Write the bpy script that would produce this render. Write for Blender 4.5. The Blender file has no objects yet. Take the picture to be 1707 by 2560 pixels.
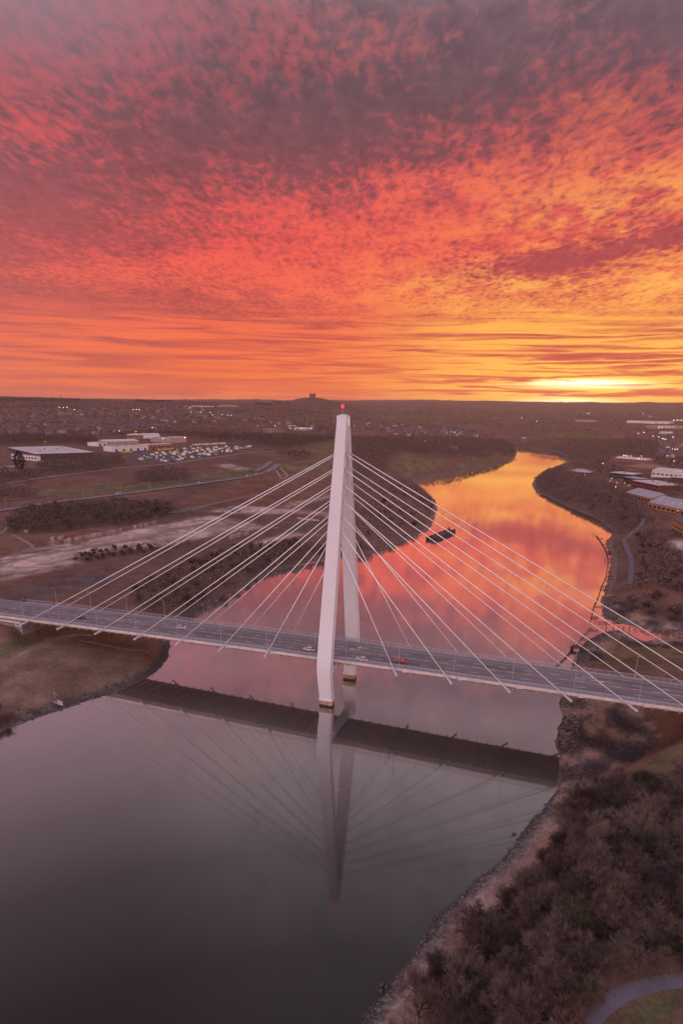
# Dusk over a cable-stayed river bridge: camera, sky and light first, then land and water, then everything on it.
import bpy, bmesh, math, random
import numpy as np
from mathutils import Vector, Matrix

rnd = random.Random(7)
R = math.radians
scene = bpy.context.scene
COL = scene.collection

# ------------------------------------------------------------------ camera
FPX, CY = 1609.573, 1596.157                      # focal length and optical centre in pixels of the 1707 x 2560 photograph
YAW, PITCH, ROLL = -19.325, -20.008, 1.027
CAM = np.array([78.502, -221.817, 108.293])
_y, _p, _r = R(YAW), R(PITCH), R(ROLL)
FWD = np.array([math.sin(_y) * math.cos(_p), math.cos(_y) * math.cos(_p), math.sin(_p)])
_rt = np.array([math.cos(_y), -math.sin(_y), 0.0])
_up = np.cross(_rt, FWD)
RGT = _rt * math.cos(_r) + _up * math.sin(_r)
UPV = -_rt * math.sin(_r) + _up * math.cos(_r)
cd = bpy.data.cameras.new('camera')
cd.sensor_fit = 'VERTICAL'
cd.sensor_height = 24.0
cd.sensor_width = 16.0
cd.lens = FPX / 2560 * 24.0
cd.shift_y = (CY - 1280) / 2560
cd.clip_start = 0.5
cd.clip_end = 60000
cam = bpy.data.objects.new('camera', cd)
COL.objects.link(cam)
m = Matrix(((RGT[0], UPV[0], -FWD[0], CAM[0]), (RGT[1], UPV[1], -FWD[1], CAM[1]), (RGT[2], UPV[2], -FWD[2], CAM[2]), (0, 0, 0, 1)))
cam.matrix_world = m
scene.camera = cam

# ------------------------------------------------------------------ exposure and render settings
vs = scene.view_settings
vs.view_transform = 'Standard'
vs.look = 'None'
vs.gamma = 1.0
vs.use_curve_mapping = False
vs.exposure = 3.55                                   # a dusk exposure
scene.render.engine = 'CYCLES'
scene.cycles.use_denoising = True
scene.cycles.max_bounces = 5
scene.cycles.diffuse_bounces = 2
scene.cycles.glossy_bounces = 3
scene.cycles.transmission_bounces = 2
scene.cycles.volume_bounces = 0
scene.cycles.sample_clamp_indirect = 3.0
EXPO = 2 ** vs.exposure

# ------------------------------------------------------------------ node helper
class NT:
    def __init__(self, tree):
        self.t = tree
    def n(self, kind, **kw):
        nd = self.t.nodes.new(kind)
        for k, v in kw.items():
            setattr(nd, k, v)
        return nd
    def put(self, sock, v):
        if isinstance(v, bpy.types.NodeSocket):
            self.t.links.new(v, sock)
        elif v is not None:
            sock.default_value = v
    def math(self, op, a, b=None, c=None, clamp=False):
        nd = self.n('ShaderNodeMath', operation=op, use_clamp=clamp)
        for i, v in enumerate((a, b, c)):
            if v is not None:
                self.put(nd.inputs[i], v)
        return nd.outputs[0]
    def add(self, a, b): return self.math('ADD', a, b)
    def sub(self, a, b): return self.math('SUBTRACT', a, b)
    def mul(self, a, b): return self.math('MULTIPLY', a, b)
    def div(self, a, b): return self.math('DIVIDE', a, b)
    def gauss(self, x, c, w):                       # exp(-((x-c)/w)^2)
        q = self.div(self.sub(x, c), w)
        return self.math('EXPONENT', self.mul(self.mul(q, q), -1.0))
    def smooth(self, x, a, b, lo=0.0, hi=1.0):
        nd = self.n('ShaderNodeMapRange', interpolation_type='SMOOTHSTEP')
        for i, v in enumerate((x, a, b, lo, hi)):
            self.put(nd.inputs[i], v)
        return nd.outputs[0]
    def lin(self, x, a, b, lo=0.0, hi=1.0):
        nd = self.n('ShaderNodeMapRange', interpolation_type='LINEAR', clamp=True)
        for i, v in enumerate((x, a, b, lo, hi)):
            self.put(nd.inputs[i], v)
        return nd.outputs[0]
    def xyz(self, x, y, z):
        nd = self.n('ShaderNodeCombineXYZ')
        for i, v in enumerate((x, y, z)):
            self.put(nd.inputs[i], v)
        return nd.outputs[0]
    def sep(self, v):
        nd = self.n('ShaderNodeSeparateXYZ'); self.put(nd.inputs[0], v)
        return nd.outputs
    def noise(self, v, scale, detail=4.0, rough=0.55, dist=0.0, out=0):
        nd = self.n('ShaderNodeTexNoise')
        self.put(nd.inputs['Vector'], v)
        nd.inputs['Scale'].default_value = scale
        nd.inputs['Detail'].default_value = detail
        nd.inputs['Roughness'].default_value = rough
        nd.inputs['Distortion'].default_value = dist
        return nd.outputs[out]
    def voronoi(self, v, scale, out='Distance'):
        nd = self.n('ShaderNodeTexVoronoi'); self.put(nd.inputs['Vector'], v); nd.inputs['Scale'].default_value = scale
        return nd.outputs[out]
    def ramp(self, f, stops, mode='LINEAR'):
        nd = self.n('ShaderNodeValToRGB'); cr = nd.color_ramp; cr.interpolation = mode
        while len(cr.elements) < len(stops):
            cr.elements.new(0.5)
        for e, (p, c) in zip(cr.elements, stops):
            e.position = p
            e.color = (c[0], c[1], c[2], 1) if hasattr(c, '__len__') else (c, c, c, 1)
        self.put(nd.inputs[0], f)
        return nd.outputs[0]
    def mix(self, f, a, b, blend='MIX'):
        nd = self.n('ShaderNodeMix', data_type='RGBA', blend_type=blend)
        nd.clamp_factor = True
        self.put(nd.inputs[0], f)
        for i, v in ((6, a), (7, b)):
            if isinstance(v, (tuple, list)) and len(v) == 3:
                v = (*v, 1)
            self.put(nd.inputs[i], v)
        return nd.outputs[2]
    def scale(self, c, f):
        nd = self.n('ShaderNodeVectorMath', operation='SCALE'); self.put(nd.inputs[0], c); self.put(nd.inputs['Scale'], f)
        return nd.outputs[0]
    def vadd(self, a, b):
        nd = self.n('ShaderNodeVectorMath', operation='ADD'); self.put(nd.inputs[0], a); self.put(nd.inputs[1], b)
        return nd.outputs[0]

# ------------------------------------------------------------------ sky: open Nishita sky, and a lit altocumulus sheet over the west
SUN_AZ, SUN_EL = -1.1, 1.5                           # degrees clockwise from +Y, and above the horizon
world = bpy.data.worlds.new('World')
scene.world = world
world.use_nodes = True
g = NT(world.node_tree)
for nd in list(g.t.nodes):
    g.t.nodes.remove(nd)
tc = g.n('ShaderNodeTexCoord')
D = tc.outputs['Generated']
dx, dy, dz = g.sep(D)
DEG = 180 / math.pi
el = g.mul(g.math('ARCSINE', g.math('MINIMUM', g.math('MAXIMUM', dz, -1.0), 1.0)), DEG)
az = g.sub(g.mul(g.math('ARCTAN2', dx, dy), DEG), SUN_AZ)       # degrees right of the sun
azh = g.add(az, SUN_AZ - YAW)                                    # degrees right of the river's axis
inv = g.div(1.0, g.add(g.math('MAXIMUM', dz, 0.0), 0.055))
px_, py_ = g.mul(dx, inv), g.mul(dy, inv)
# cloud-sheet coordinates, cells drawn out a little along the wind
cY, sY = math.cos(R(YAW)), math.sin(R(YAW))
pu = g.sub(g.mul(px_, cY), g.mul(py_, sY))
pw = g.add(g.mul(px_, sY), g.mul(py_, cY))
fine1 = g.noise(g.xyz(pu, g.mul(pw, 0.50), 0.3), 27.0, 6.0, 0.62, 0.35)
fine2 = g.noise(g.xyz(pu, g.mul(pw, 0.55), 7.3), 12.0, 6.0, 0.62, 0.6)
big = g.noise(g.xyz(pu, g.mul(pw, 0.8), 9.1), 1.1, 2.0, 0.5, 0.3)
wmix = g.smooth(g.noise(g.xyz(pu, pw, 15.0), 1.9, 2.0, 0.5), 0.38, 0.62)
fine = g.add(g.mul(fine1, g.lin(wmix, 0, 1, 0.92, 0.62)), g.mul(fine2, g.lin(wmix, 0, 1, 0.08, 0.38)))
mid = g.noise(g.xyz(pu, g.mul(pw, 0.6), 4.7), 4.2, 4.0, 0.55, 0.5)
streak = g.noise(g.xyz(g.mul(az, 0.034), g.mul(el, 0.85), 2.0), 2.6, 8.0, 0.62, 0.6)
# thick, unlit part of the sheet: a belt climbing from lower left to upper right
belt_c = g.add(19.5, g.mul(azh, 0.27))
belt = g.math('MAXIMUM', g.gauss(el, belt_c, 4.6), g.mul(g.smooth(el, 15.0, 26.0), g.smooth(azh, -14.0, 4.0)))
band2 = g.mul(g.gauss(el, g.add(8.6, g.mul(azh, 0.10)), 0.9), g.smooth(azh, 0.0, 16.0))
band3 = g.mul(g.gauss(el, g.add(7.0, g.mul(azh, 0.02)), 1.1), g.smooth(azh, 4.0, -14.0))
thr = g.add(g.add(0.425, g.mul(belt, g.add(0.255, g.mul(g.smooth(azh, -6.0, -22.0), 0.03)))), g.add(g.mul(band2, 0.22), g.mul(band3, 0.18)))
thr = g.add(thr, g.mul(g.sub(big, 0.5), 0.42))
thr = g.add(thr, g.mul(g.sub(mid, 0.5), 0.40))
soft = g.lin(el, 2.0, 12.0, 0.24, 0.19)
lit = g.smooth(g.sub(fine, thr), g.mul(soft, -1.0), soft)
lit_lo = g.smooth(streak, 0.36, 0.62)
lowmix = g.smooth(el, 8.5, 4.5)
lit = g.add(g.mul(lit, g.sub(1.0, lowmix)), g.mul(lit_lo, lowmix))
E = g.lin(el, 0.0, 40.0)
dark_c = g.ramp(E, [(0.0, (.76, .150, .075)), (0.06, (.66, .125, .075)), (0.14, (.48, .092, .075)), (0.26, (.44, .078, .080)),
                    (0.38, (.27, .080, .092)), (0.50, (.165, .082, .100)), (0.60, (.180, .108, .132)), (0.70, (.36, .25, .28)), (0.82, (.66, .52, .57)), (1.0, (.74, .62, .68))])
lit_c = g.ramp(E, [(0.0, (.96, .215, .065)), (0.08, (.97, .190, .070)), (0.18, (.95, .150, .085)), (0.28, (.92, .108, .088)),
                   (0.38, (.82, .100, .098)), (0.50, (.47, .085, .100)), (0.60, (.40, .130, .148)), (0.70, (.50, .29, .30)), (0.82, (.74, .54, .56)), (1.0, (.80, .66, .70))])
dark_c = g.scale(dark_c, g.lin(g.add(g.mul(fine2, 0.6), g.mul(fine1, 0.4)), 0.32, 0.68, 0.80, 1.24))
col = g.mix(lit, dark_c, lit_c)
# paler, greyer sheet far from the sun on the left
away = g.smooth(azh, -8.0, -34.0)
col = g.mix(g.mul(away, 0.24), col, (.40, .19, .215))
col = g.mix(g.mul(g.smooth(azh, -6.0, -24.0), g.mul(g.smooth(el, 17.0, 24.5), 0.62)), col, (.36, .245, .30))
# fire round the sun
glow = g.mul(g.gauss(az, 3.0, 19.0), g.math('EXPONENT', g.mul(g.math('MAXIMUM', el, 0.0), -0.095)))
gold = g.smooth(g.add(g.mul(mid, 0.7), g.mul(big, 0.3)), 0.60, 0.38)
col = g.mix(g.mul(g.mul(glow, 1.45), g.mul(g.mul(lit, lit), g.add(0.35, g.mul(gold, 0.65)))), col, (1.0, .385, .085))
gold2 = g.add(g.mul(g.smooth(azh, -2.0, 14.0), g.gauss(el, g.add(9.2, g.mul(g.sub(mid, 0.5), 5.0)), 1.3)), g.mul(g.smooth(azh, 6.0, 22.0), g.gauss(el, g.add(13.8, g.mul(g.sub(mid, 0.5), 7.0)), 1.9)))
col = g.mix(g.mul(gold2, g.mul(g.mul(lit, gold), 0.85)), col, (1.0, .47, .11))
gold3 = g.mul(g.smooth(azh, -1.0, 13.0), g.gauss(el, 5.4, 2.7))
col = g.mix(g.mul(gold3, g.lin(lit, 0.1, 0.9, 0.0, 0.85)), col, (1.05, .50, .095))
near = g.mul(g.gauss(az, 1.0, 11.0), g.gauss(el, 1.5, 2.6))
nst = g.smooth(streak, 0.44, 0.56)
col = g.mix(g.mul(near, g.mul(nst, 1.0)), col, (1.2, .70, .11))
core = g.add(g.mul(g.gauss(az, -0.3, 2.9), g.gauss(el, 0.35, 0.30)), g.mul(g.gauss(az, 0.9, 3.6), g.gauss(el, g.add(1.75, g.mul(g.sub(streak, 0.5), 1.2)), 0.26)))
col = g.vadd(col, g.scale((1.3, 1.15, .75), g.mul(core, g.lin(nst, 0, 1, 0.8, 1.7))))
cloud_bg = g.n('ShaderNodeBackground')
g.put(cloud_bg.inputs[0], col)
cloud_bg.inputs[1].default_value = 1.0 / EXPO
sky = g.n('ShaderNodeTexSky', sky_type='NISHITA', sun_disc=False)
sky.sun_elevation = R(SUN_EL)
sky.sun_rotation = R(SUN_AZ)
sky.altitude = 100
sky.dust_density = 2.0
open_tint = g.mix(1.0, sky.outputs[0], (1.42, 0.86, 0.95), 'MULTIPLY')     # pink tint added to the open sky to warm its fill light
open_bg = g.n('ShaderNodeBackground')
g.put(open_bg.inputs[0], open_tint)
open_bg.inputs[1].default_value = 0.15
# the sheet covers the west and breaks up overhead
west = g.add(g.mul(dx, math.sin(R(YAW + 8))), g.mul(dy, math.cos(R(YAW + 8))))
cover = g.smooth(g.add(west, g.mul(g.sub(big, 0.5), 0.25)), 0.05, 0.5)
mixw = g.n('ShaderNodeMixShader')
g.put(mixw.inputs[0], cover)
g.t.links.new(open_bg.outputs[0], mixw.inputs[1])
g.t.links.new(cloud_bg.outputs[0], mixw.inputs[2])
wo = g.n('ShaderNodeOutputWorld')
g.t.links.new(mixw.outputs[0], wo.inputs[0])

# ------------------------------------------------------------------ the sun, all but set
sl = bpy.data.lights.new('sun', 'SUN')
sl.energy = 0.03
sl.angle = R(0.53)
sl.color = (1.0, 0.55, 0.30)
so = bpy.data.objects.new('sun', sl)
COL.objects.link(so)
_sd = Vector((math.sin(R(SUN_AZ)) * math.cos(R(SUN_EL)), math.cos(R(SUN_AZ)) * math.cos(R(SUN_EL)), math.sin(R(SUN_EL))))
so.rotation_euler = (-_sd).to_track_quat('-Z', 'Y').to_euler()

# ================================================================== helpers
MATS = {}
def mat(name, base, rough=0.8, var=0.25, scale=0.6, spec=0.3, metal=0.0, emit=None, bump=0.0, base2=None, coord='Object'):
    """plain procedural material: base colour broken up by two noises"""
    if name in MATS:
        return MATS[name]
    M = bpy.data.materials.new(name)
    M.use_nodes = True
    q = NT(M.node_tree)
    b = M.node_tree.nodes['Principled BSDF']
    t = q.n('ShaderNodeTexCoord')
    if coord == 'World':
        v = q.n('ShaderNodeNewGeometry').outputs['Position']
    else:
        v = t.outputs['Object']
    if emit:
        b.inputs['Base Color'].default_value = (*base, 1)
        b.inputs['Emission Color'].default_value = (*emit[0], 1)
        b.inputs['Emission Strength'].default_value = emit[1]
        M.cycles.emission_sampling = 'NONE'
    else:
        n1 = q.noise(v, scale, 5, 0.6)
        n2 = q.noise(v, scale * 7.3, 3, 0.6)
        f = q.add(q.mul(n1, 0.65), q.mul(n2, 0.35))
        lo = tuple(c * (1 - var) for c in base)
        hi = base2 if base2 else tuple(min(1, c * (1 + var)) for c in base)
        q.put(b.inputs['Base Color'], q.mix(q.smooth(f, 0.32, 0.68), lo, hi))
        if bump:
            bn = q.n('ShaderNodeBump'); bn.inputs['Strength'].default_value = bump; bn.inputs['Distance'].default_value = 0.05
            q.put(bn.inputs['Height'], n2)
            q.put(b.inputs['Normal'], bn.outputs[0])
    b.inputs['Roughness'].default_value = rough
    b.inputs['Specular IOR Level'].default_value = spec
    b.inputs['Metallic'].default_value = metal
    MATS[name] = M
    return M

def mesh(name, V, F, mats=None, idx=None, smooth=False):
    me = bpy.data.meshes.new(name)
    me.from_pydata([tuple(map(float, v)) for v in V], [], [tuple(map(int, f)) for f in F])
    for mm in (mats if isinstance(mats, (list, tuple)) else [mats] if mats else []):
        me.materials.append(mm)
    if idx is not None:
        me.polygons.foreach_set('material_index', np.asarray(idx, dtype=np.int32))
    if smooth:
        me.polygons.foreach_set('use_smooth', np.ones(len(F), dtype=bool))
    me.update()
    return me

def tri_mesh(name, V, T, mats=None, smooth=False):
    """fast path for big triangle arrays"""
    V = np.asarray(V, dtype=np.float32); T = np.asarray(T, dtype=np.int32)
    me = bpy.data.meshes.new(name)
    me.vertices.add(len(V)); me.vertices.foreach_set('co', V.ravel())
    k = T.shape[1]
    me.loops.add(T.size); me.loops.foreach_set('vertex_index', T.ravel())
    me.polygons.add(len(T)); me.polygons.foreach_set('loop_start', np.arange(len(T), dtype=np.int32) * k)
    me.polygons.foreach_set('loop_total', np.full(len(T), k, dtype=np.int32))
    if smooth:
        me.polygons.foreach_set('use_smooth', np.ones(len(T), dtype=bool))
    for mm in (mats if isinstance(mats, (list, tuple)) else [mats] if mats else []):
        me.materials.append(mm)
    me.update(calc_edges=True)
    return me

def obj(name, me, parent=None, loc=None, rotz=0.0, scale=None):
    o = bpy.data.objects.new(name, me)
    COL.objects.link(o)
    if parent is not None:
        o.parent = parent
    if loc is not None:
        o.location = loc
    if rotz:
        o.rotation_euler = (0, 0, rotz)
    if scale is not None:
        o.scale = scale if hasattr(scale, '__len__') else (scale,) * 3
    return o

def tag(o, label=None, cat=None, group=None, kind=None):
    if label: o['label'] = label
    if cat: o['category'] = cat
    if group: o['group'] = group
    if kind: o['kind'] = kind
    return o

def thing(name, label, cat, loc=(0, 0, 0), rotz=0.0, group=None):
    return tag(obj(name, None, None, loc, rotz), label, cat, group)

def copy_tree(o, parent=None):
    c = o.copy(); COL.objects.link(c); c.parent = parent
    for ch in o.children:
        copy_tree(ch, c)
    return c

class MB:
    """collects simple solids into one mesh"""
    def __init__(self):
        self.V, self.F, self.I = [], [], []
    def add(self, V, F, mi=0):
        o = len(self.V)
        self.V += [tuple(v) for v in V]
        self.F += [tuple(i + o for i in f) for f in F]
        self.I += [mi] * len(F)
        return self
    def box(self, x0, x1, y0, y1, z0, z1, mi=0):
        V = [(x0, y0, z0), (x1, y0, z0), (x1, y1, z0), (x0, y1, z0), (x0, y0, z1), (x1, y0, z1), (x1, y1, z1), (x0, y1, z1)]
        return self.add(V, [(0, 3, 2, 1), (4, 5, 6, 7), (0, 1, 5, 4), (1, 2, 6, 5), (2, 3, 7, 6), (3, 0, 4, 7)], mi)
    def tube(self, a, b, r0, r1=None, n=8, mi=0, cap=True):
        a, b = Vector(a), Vector(b)
        r1 = r0 if r1 is None else r1
        d = (b - a).normalized()
        u = d.orthogonal().normalized(); w = d.cross(u)
        V = []
        for p, rr in ((a, r0), (b, r1)):
            for i in range(n):
                t = 2 * math.pi * i / n
                V.append(p + (u * math.cos(t) + w * math.sin(t)) * rr)
        F = [(i, (i + 1) % n, n + (i + 1) % n, n + i) for i in range(n)]
        if cap:
            F += [tuple(range(n - 1, -1, -1)), tuple(range(n, 2 * n))]
        return self.add(V, F, mi)
    def loft(self, rings, mi=0, cap=True):
        n = len(rings[0]); V = [p for r in rings for p in r]; F = []
        for k in range(len(rings) - 1):
            for i in range(n):
                j = (i + 1) % n
                F.append((k * n + i, k * n + j, (k + 1) * n + j, (k + 1) * n + i))
        if cap:
            F += [tuple(range(n - 1, -1, -1)), tuple(range((len(rings) - 1) * n, len(rings) * n))]
        return self.add(V, F, mi)
    def blob(self, c, r, seg=10, rings=6, mi=0, sq=(1, 1, 1)):
        V, F = [], []
        for i in range(rings + 1):
            th = math.pi * i / rings
            for j in range(seg):
                ph = 2 * math.pi * j / seg
                V.append((c[0] + r * sq[0] * math.sin(th) * math.cos(ph), c[1] + r * sq[1] * math.sin(th) * math.sin(ph), c[2] + r * sq[2] * math.cos(th)))
        for i in range(rings):
            for j in range(seg):
                k = (j + 1) % seg
                F.append((i * seg + j, (i + 1) * seg + j, (i + 1) * seg + k, i * seg + k))
        return self.add(V, F, mi)
    def me(self, name, mats, smooth=False):
        return mesh(name, self.V, self.F, mats, self.I, smooth)
    def build(self, name, mats, parent=None, loc=None, rotz=0.0, smooth=False):
        return obj(name, self.me(name, mats, smooth), parent, loc, rotz)

# ------------------------------------------------------------------ numpy noise
def _h(i, j, s):
    i = i.astype(np.int64); j = j.astype(np.int64)
    n = (i * 374761393 + j * 668265263 + s * 1442695041) & 0x7fffffff
    n = ((n ^ (n >> 13)) * 1274126177) & 0x7fffffff
    return ((n ^ (n >> 16)) & 0xffff) / 65535.0
def vnoise(x, y, s=0):
    x = np.asarray(x, float); y = np.asarray(y, float)
    i = np.floor(x); j = np.floor(y); u = x - i; v = y - j
    u = u * u * (3 - 2 * u); v = v * v * (3 - 2 * v)
    return (_h(i, j, s) * (1 - u) + _h(i + 1, j, s) * u) * (1 - v) + (_h(i, j + 1, s) * (1 - u) + _h(i + 1, j + 1, s) * u) * v
def fbm(x, y, s=0, o=4):
    a, t, f = 0.5, 0.0, 1.0
    for k in range(o):
        t = t + a * (vnoise(x * f, y * f, s + k * 17) - 0.5); a *= 0.5; f *= 2.03
    return t
def sstep(x, a, b):
    t = np.clip((x - a) / (b - a), 0, 1)
    return t * t * (3 - 2 * t)

# ------------------------------------------------------------------ survey: photograph pixel -> line of sight -> point on the land
def sight(x, y):
    d = RGT * (x - 853.5) / FPX - UPV * (y - CY) / FPX + FWD
    return d / np.linalg.norm(d)
def on_level(x, y, z=0.0):
    d = sight(x, y)
    return CAM + d * ((z - CAM[2]) / d[2])

# ------------------------------------------------------------------ the river's outline at water level
_left = [(0, 1830), (70, 1803), (150, 1776), (210, 1755), (270, 1736), (330, 1712), (375, 1690), (400, 1668), (418, 1642), (424, 1615),
         (428, 1585), (445, 1555), (480, 1530), (520, 1508), (560, 1488), (600, 1466), (640, 1448), (700, 1424), (780, 1405), (850, 1396),
         (910, 1389), (959, 1376), (1000, 1358), (1030, 1343), (1069, 1327), (1085, 1300), (1093, 1267), (1085, 1248), (1060, 1226), (1038, 1204),
         (1025, 1193), (1069, 1189), (1123, 1182), (1189, 1171), (1232, 1160), (1271, 1153), (1290, 1138), (1293, 1122), (1303, 1117)]
_right = [(1331, 1121), (1374, 1125), (1396, 1131), (1415, 1141), (1417, 1155), (1396, 1163), (1364, 1177), (1336, 1196), (1328, 1210), (1336, 1229),
          (1374, 1245), (1418, 1267), (1457, 1283), (1495, 1300), (1525, 1322), (1533, 1335), (1514, 1352), (1517, 1376), (1528, 1393), (1525, 1425),
          (1514, 1469), (1503, 1502), (1506, 1540), (1539, 1557), (1615, 1568), (1760, 1579), (1760, 1597), (1659, 1594), (1615, 1606), (1596, 1600),
          (1566, 1581), (1533, 1576), (1495, 1586), (1468, 1600), (1457, 1619), (1440, 1640), (1427, 1668), (1412, 1710), (1399, 1755), (1407, 1783),
          (1397, 1826), (1391, 1854), (1402, 1886), (1407, 1925), (1397, 1966), (1380, 1999), (1342, 2043), (1304, 2092), (1254, 2152), (1189, 2207),
          (1123, 2272), (1085, 2311), (1063, 2344), (1041, 2387), (992, 2442), (959, 2486), (932, 2529), (910, 2560)]
RIV = [(-330, -900), (-320, -500), (-260, -260), (-170, -130)]
RIV += [tuple(on_level(x, y)[:2]) for x, y in _left + _right]
RIV += [(42, -175), (20, -240), (-20, -400), (-40, -900)]
RIV = np.array(RIV)

def pip(x, y, P):
    c = np.zeros(x.shape, bool); n = len(P)
    for i in range(n):
        x0, y0 = P[i]; x1, y1 = P[(i + 1) % n]
        if y0 == y1: continue
        k = ((y0 > y) != (y1 > y)) & (x < (x1 - x0) * (y - y0) / (y1 - y0) + x0)
        c ^= k
    return c
def edge_dist(x, y, P):
    d = np.full(x.shape, 1e12); n = len(P)
    for i in range(n):
        x0, y0 = P[i]; x1, y1 = P[(i + 1) % n]
        ex, ey = x1 - x0, y1 - y0; L = ex * ex + ey * ey + 1e-9
        t = np.clip(((x - x0) * ex + (y - y0) * ey) / L, 0, 1)
        d = np.minimum(d, (x - x0 - t * ex) ** 2 + (y - y0 - t * ey) ** 2)
    return np.sqrt(d)

# ------------------------------------------------------------------ the lie of the land
T_R = [0, 150, 300, 450, 600, 800, 1100, 1500, 2000, 3000, 3800, 5000, 7000, 9000, 30000]
T_A = [-180, -60, -28, -15, -6, 0, 6, 14, 20, 28, 60, 180]
T_Z = np.array([
    [8, 8, 8, 10, 12, 22, 28, 36, 48, 78, 110, 110, 100, 100, 100],
    [5, 5, 6, 8, 12, 22, 28, 36, 48, 78, 112, 110, 100, 100, 100],
    [5, 5, 6, 8, 12, 22, 28, 36, 46, 76, 114, 108, 100, 100, 100],
    [5, 5, 6, 7, 10, 20, 28, 36, 46, 74, 110, 106, 110, 118, 118],
    [5, 5, 6, 7, 9, 17, 26, 34, 44, 64, 92, 98, 115, 140, 140],
    [5, 5, 6, 7, 9, 15, 24, 32, 40, 54, 70, 84, 120, 152, 152],
    [6, 8, 10, 12, 14, 17, 22, 24, 30, 40, 52, 68, 120, 168, 168],
    [10, 12, 12, 8, 8, 8, 12, 14, 16, 32, 45, 58, 112, 176, 180],
    [12, 13, 8, 8, 10, 13, 16, 18, 22, 34, 45, 58, 112, 182, 190],
    [14, 14, 9, 13, 17, 22, 25, 28, 30, 38, 48, 60, 112, 190, 195],
    [14, 15, 12, 16, 20, 26, 28, 30, 32, 40, 50, 62, 112, 195, 200],
    [8, 8, 8, 10, 12, 22, 28, 36, 48, 78, 110, 110, 100, 100, 100]], float)
FLATS = []            # (outline, height, feather) of levelled ground
def _flat(pts, z, feather):
    FLATS.append((np.array([on_level(x, y, z)[:2] for x, y in pts]), z, feather))
_flat([(1400, 1750), (1440, 1740), (1600, 1790), (1640, 1850), (1570, 1900), (1470, 1925), (1410, 1990), (1395, 1900)], 0.7, 16)   # mud under the bridge
_flat([(1500, 1500), (1503, 1540), (1540, 1560), (1707, 1572), (1707, 1540), (1600, 1520)], 1.2, 12)
_flat([(1470, 1600), (1540, 1580), (1620, 1610), (1707, 1600), (1707, 1660), (1560, 1650), (1450, 1640)], 1.8, 14)
_flat([(0, 1600), (120, 1590), (300, 1610), (400, 1625), (380, 1680), (250, 1735), (0, 1800)], 4.0, 14)
_flat([(0, 1395), (230, 1345), (430, 1305), (660, 1320), (400, 1367), (200, 1410), (0, 1455)], 7.0, 25)
FLATS.append((np.array([(-154, -14), (-154, 14), (-460, 40), (-460, -40)], float), 10.5, 9))
FLATS.append((np.array([(164, -12), (460, -40), (460, 40), (164, 12)], float), 14.0, 20))
PEN = on_level(781, 1009, 100)[:2]
_pd = PEN - CAM[:2]; PEN = CAM[:2] + _pd / np.linalg.norm(_pd) * 3700

def table(x, y):
    rx, ry = x - CAM[0], y - CAM[1]
    rr = np.hypot(rx, ry)
    a = np.degrees(np.arctan2(rx, ry)) - YAW
    a = (a + 180) % 360 - 180
    z = np.stack([np.interp(rr, T_R, row) for row in T_Z])
    k = np.clip(np.searchsorted(T_A, a) - 1, 0, len(T_A) - 2)
    TA = np.array(T_A, float)
    t = (a - TA[k]) / (TA[k + 1] - TA[k]); t = t * t * (3 - 2 * t)
    ii = np.arange(x.size)
    return z[k, ii] * (1 - t) + z[k + 1, ii] * t, rr, a

def land(x, y):
    x = np.asarray(x, float).ravel(); y = np.asarray(y, float).ravel()
    P, rr, a = table(x, y)
    amp = np.interp(rr, [0, 300, 1000, 3000, 9000], [1.0, 1.2, 4.0, 14.0, 34.0])
    P = P + amp * fbm(x / 260, y / 260, 3, 4) + np.interp(rr, [2500, 6000], [0, 22]) * fbm(x / 1500, y / 1500, 8, 3)
    for (poly, zz, fe) in FLATS:
        bb = (x > poly[:, 0].min() - fe) & (x < poly[:, 0].max() + fe) & (y > poly[:, 1].min() - fe) & (y < poly[:, 1].max() + fe)
        if bb.any():
            xx, yy = x[bb], y[bb]
            ins = pip(xx, yy, poly); dd = edge_dist(xx, yy, poly)
            w = np.where(ins, 1.0, 1 - sstep(dd, 0, fe))
            P[bb] = P[bb] * (1 - w) + (zz + 0.25 * fbm(xx / 9, yy / 9, 5, 3)) * w
    # monument hill
    hd = np.hypot(x - PEN[0], y - PEN[1])
    hill = 138 - np.interp(hd, [0, 45, 110, 200, 330], [0, 2, 14, 32, 80])
    P = np.where(hd < 400, np.maximum(P, hill + 3 * fbm(x / 60, y / 60, 4, 3)), P)
    z = P.copy()
    k = rr < 2700
    k &= (x > RIV[:, 0].min() - 200) & (x < RIV[:, 0].max() + 200)
    if k.any():
        xx, yy = x[k], y[k]
        d = edge_dist(xx, yy, RIV)
        wob = fbm(xx / 7, yy / 7, 31, 3) * np.interp(rr[k], [100, 500, 1500], [2.2, 4.0, 8.0])
        ins = pip(xx, yy, RIV)
        d = np.where(ins, -d, d) + wob
        W = np.interp(rr[k], [0, 200, 400, 1000], [26, 26, 26, 40])
        W = np.where((a[k] < 0) & (rr[k] < 420), 9.0, W)
        mud = 0.10 + 0.10 * np.clip(d, 0, 8)
        up = mud + (np.maximum(P[k], mud) - mud) * sstep(d, 2.0, 2.0 + W)
        z[k] = np.where(d > 0, up, np.maximum(-4, 0.10 + d * 0.25))
    return z

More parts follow.
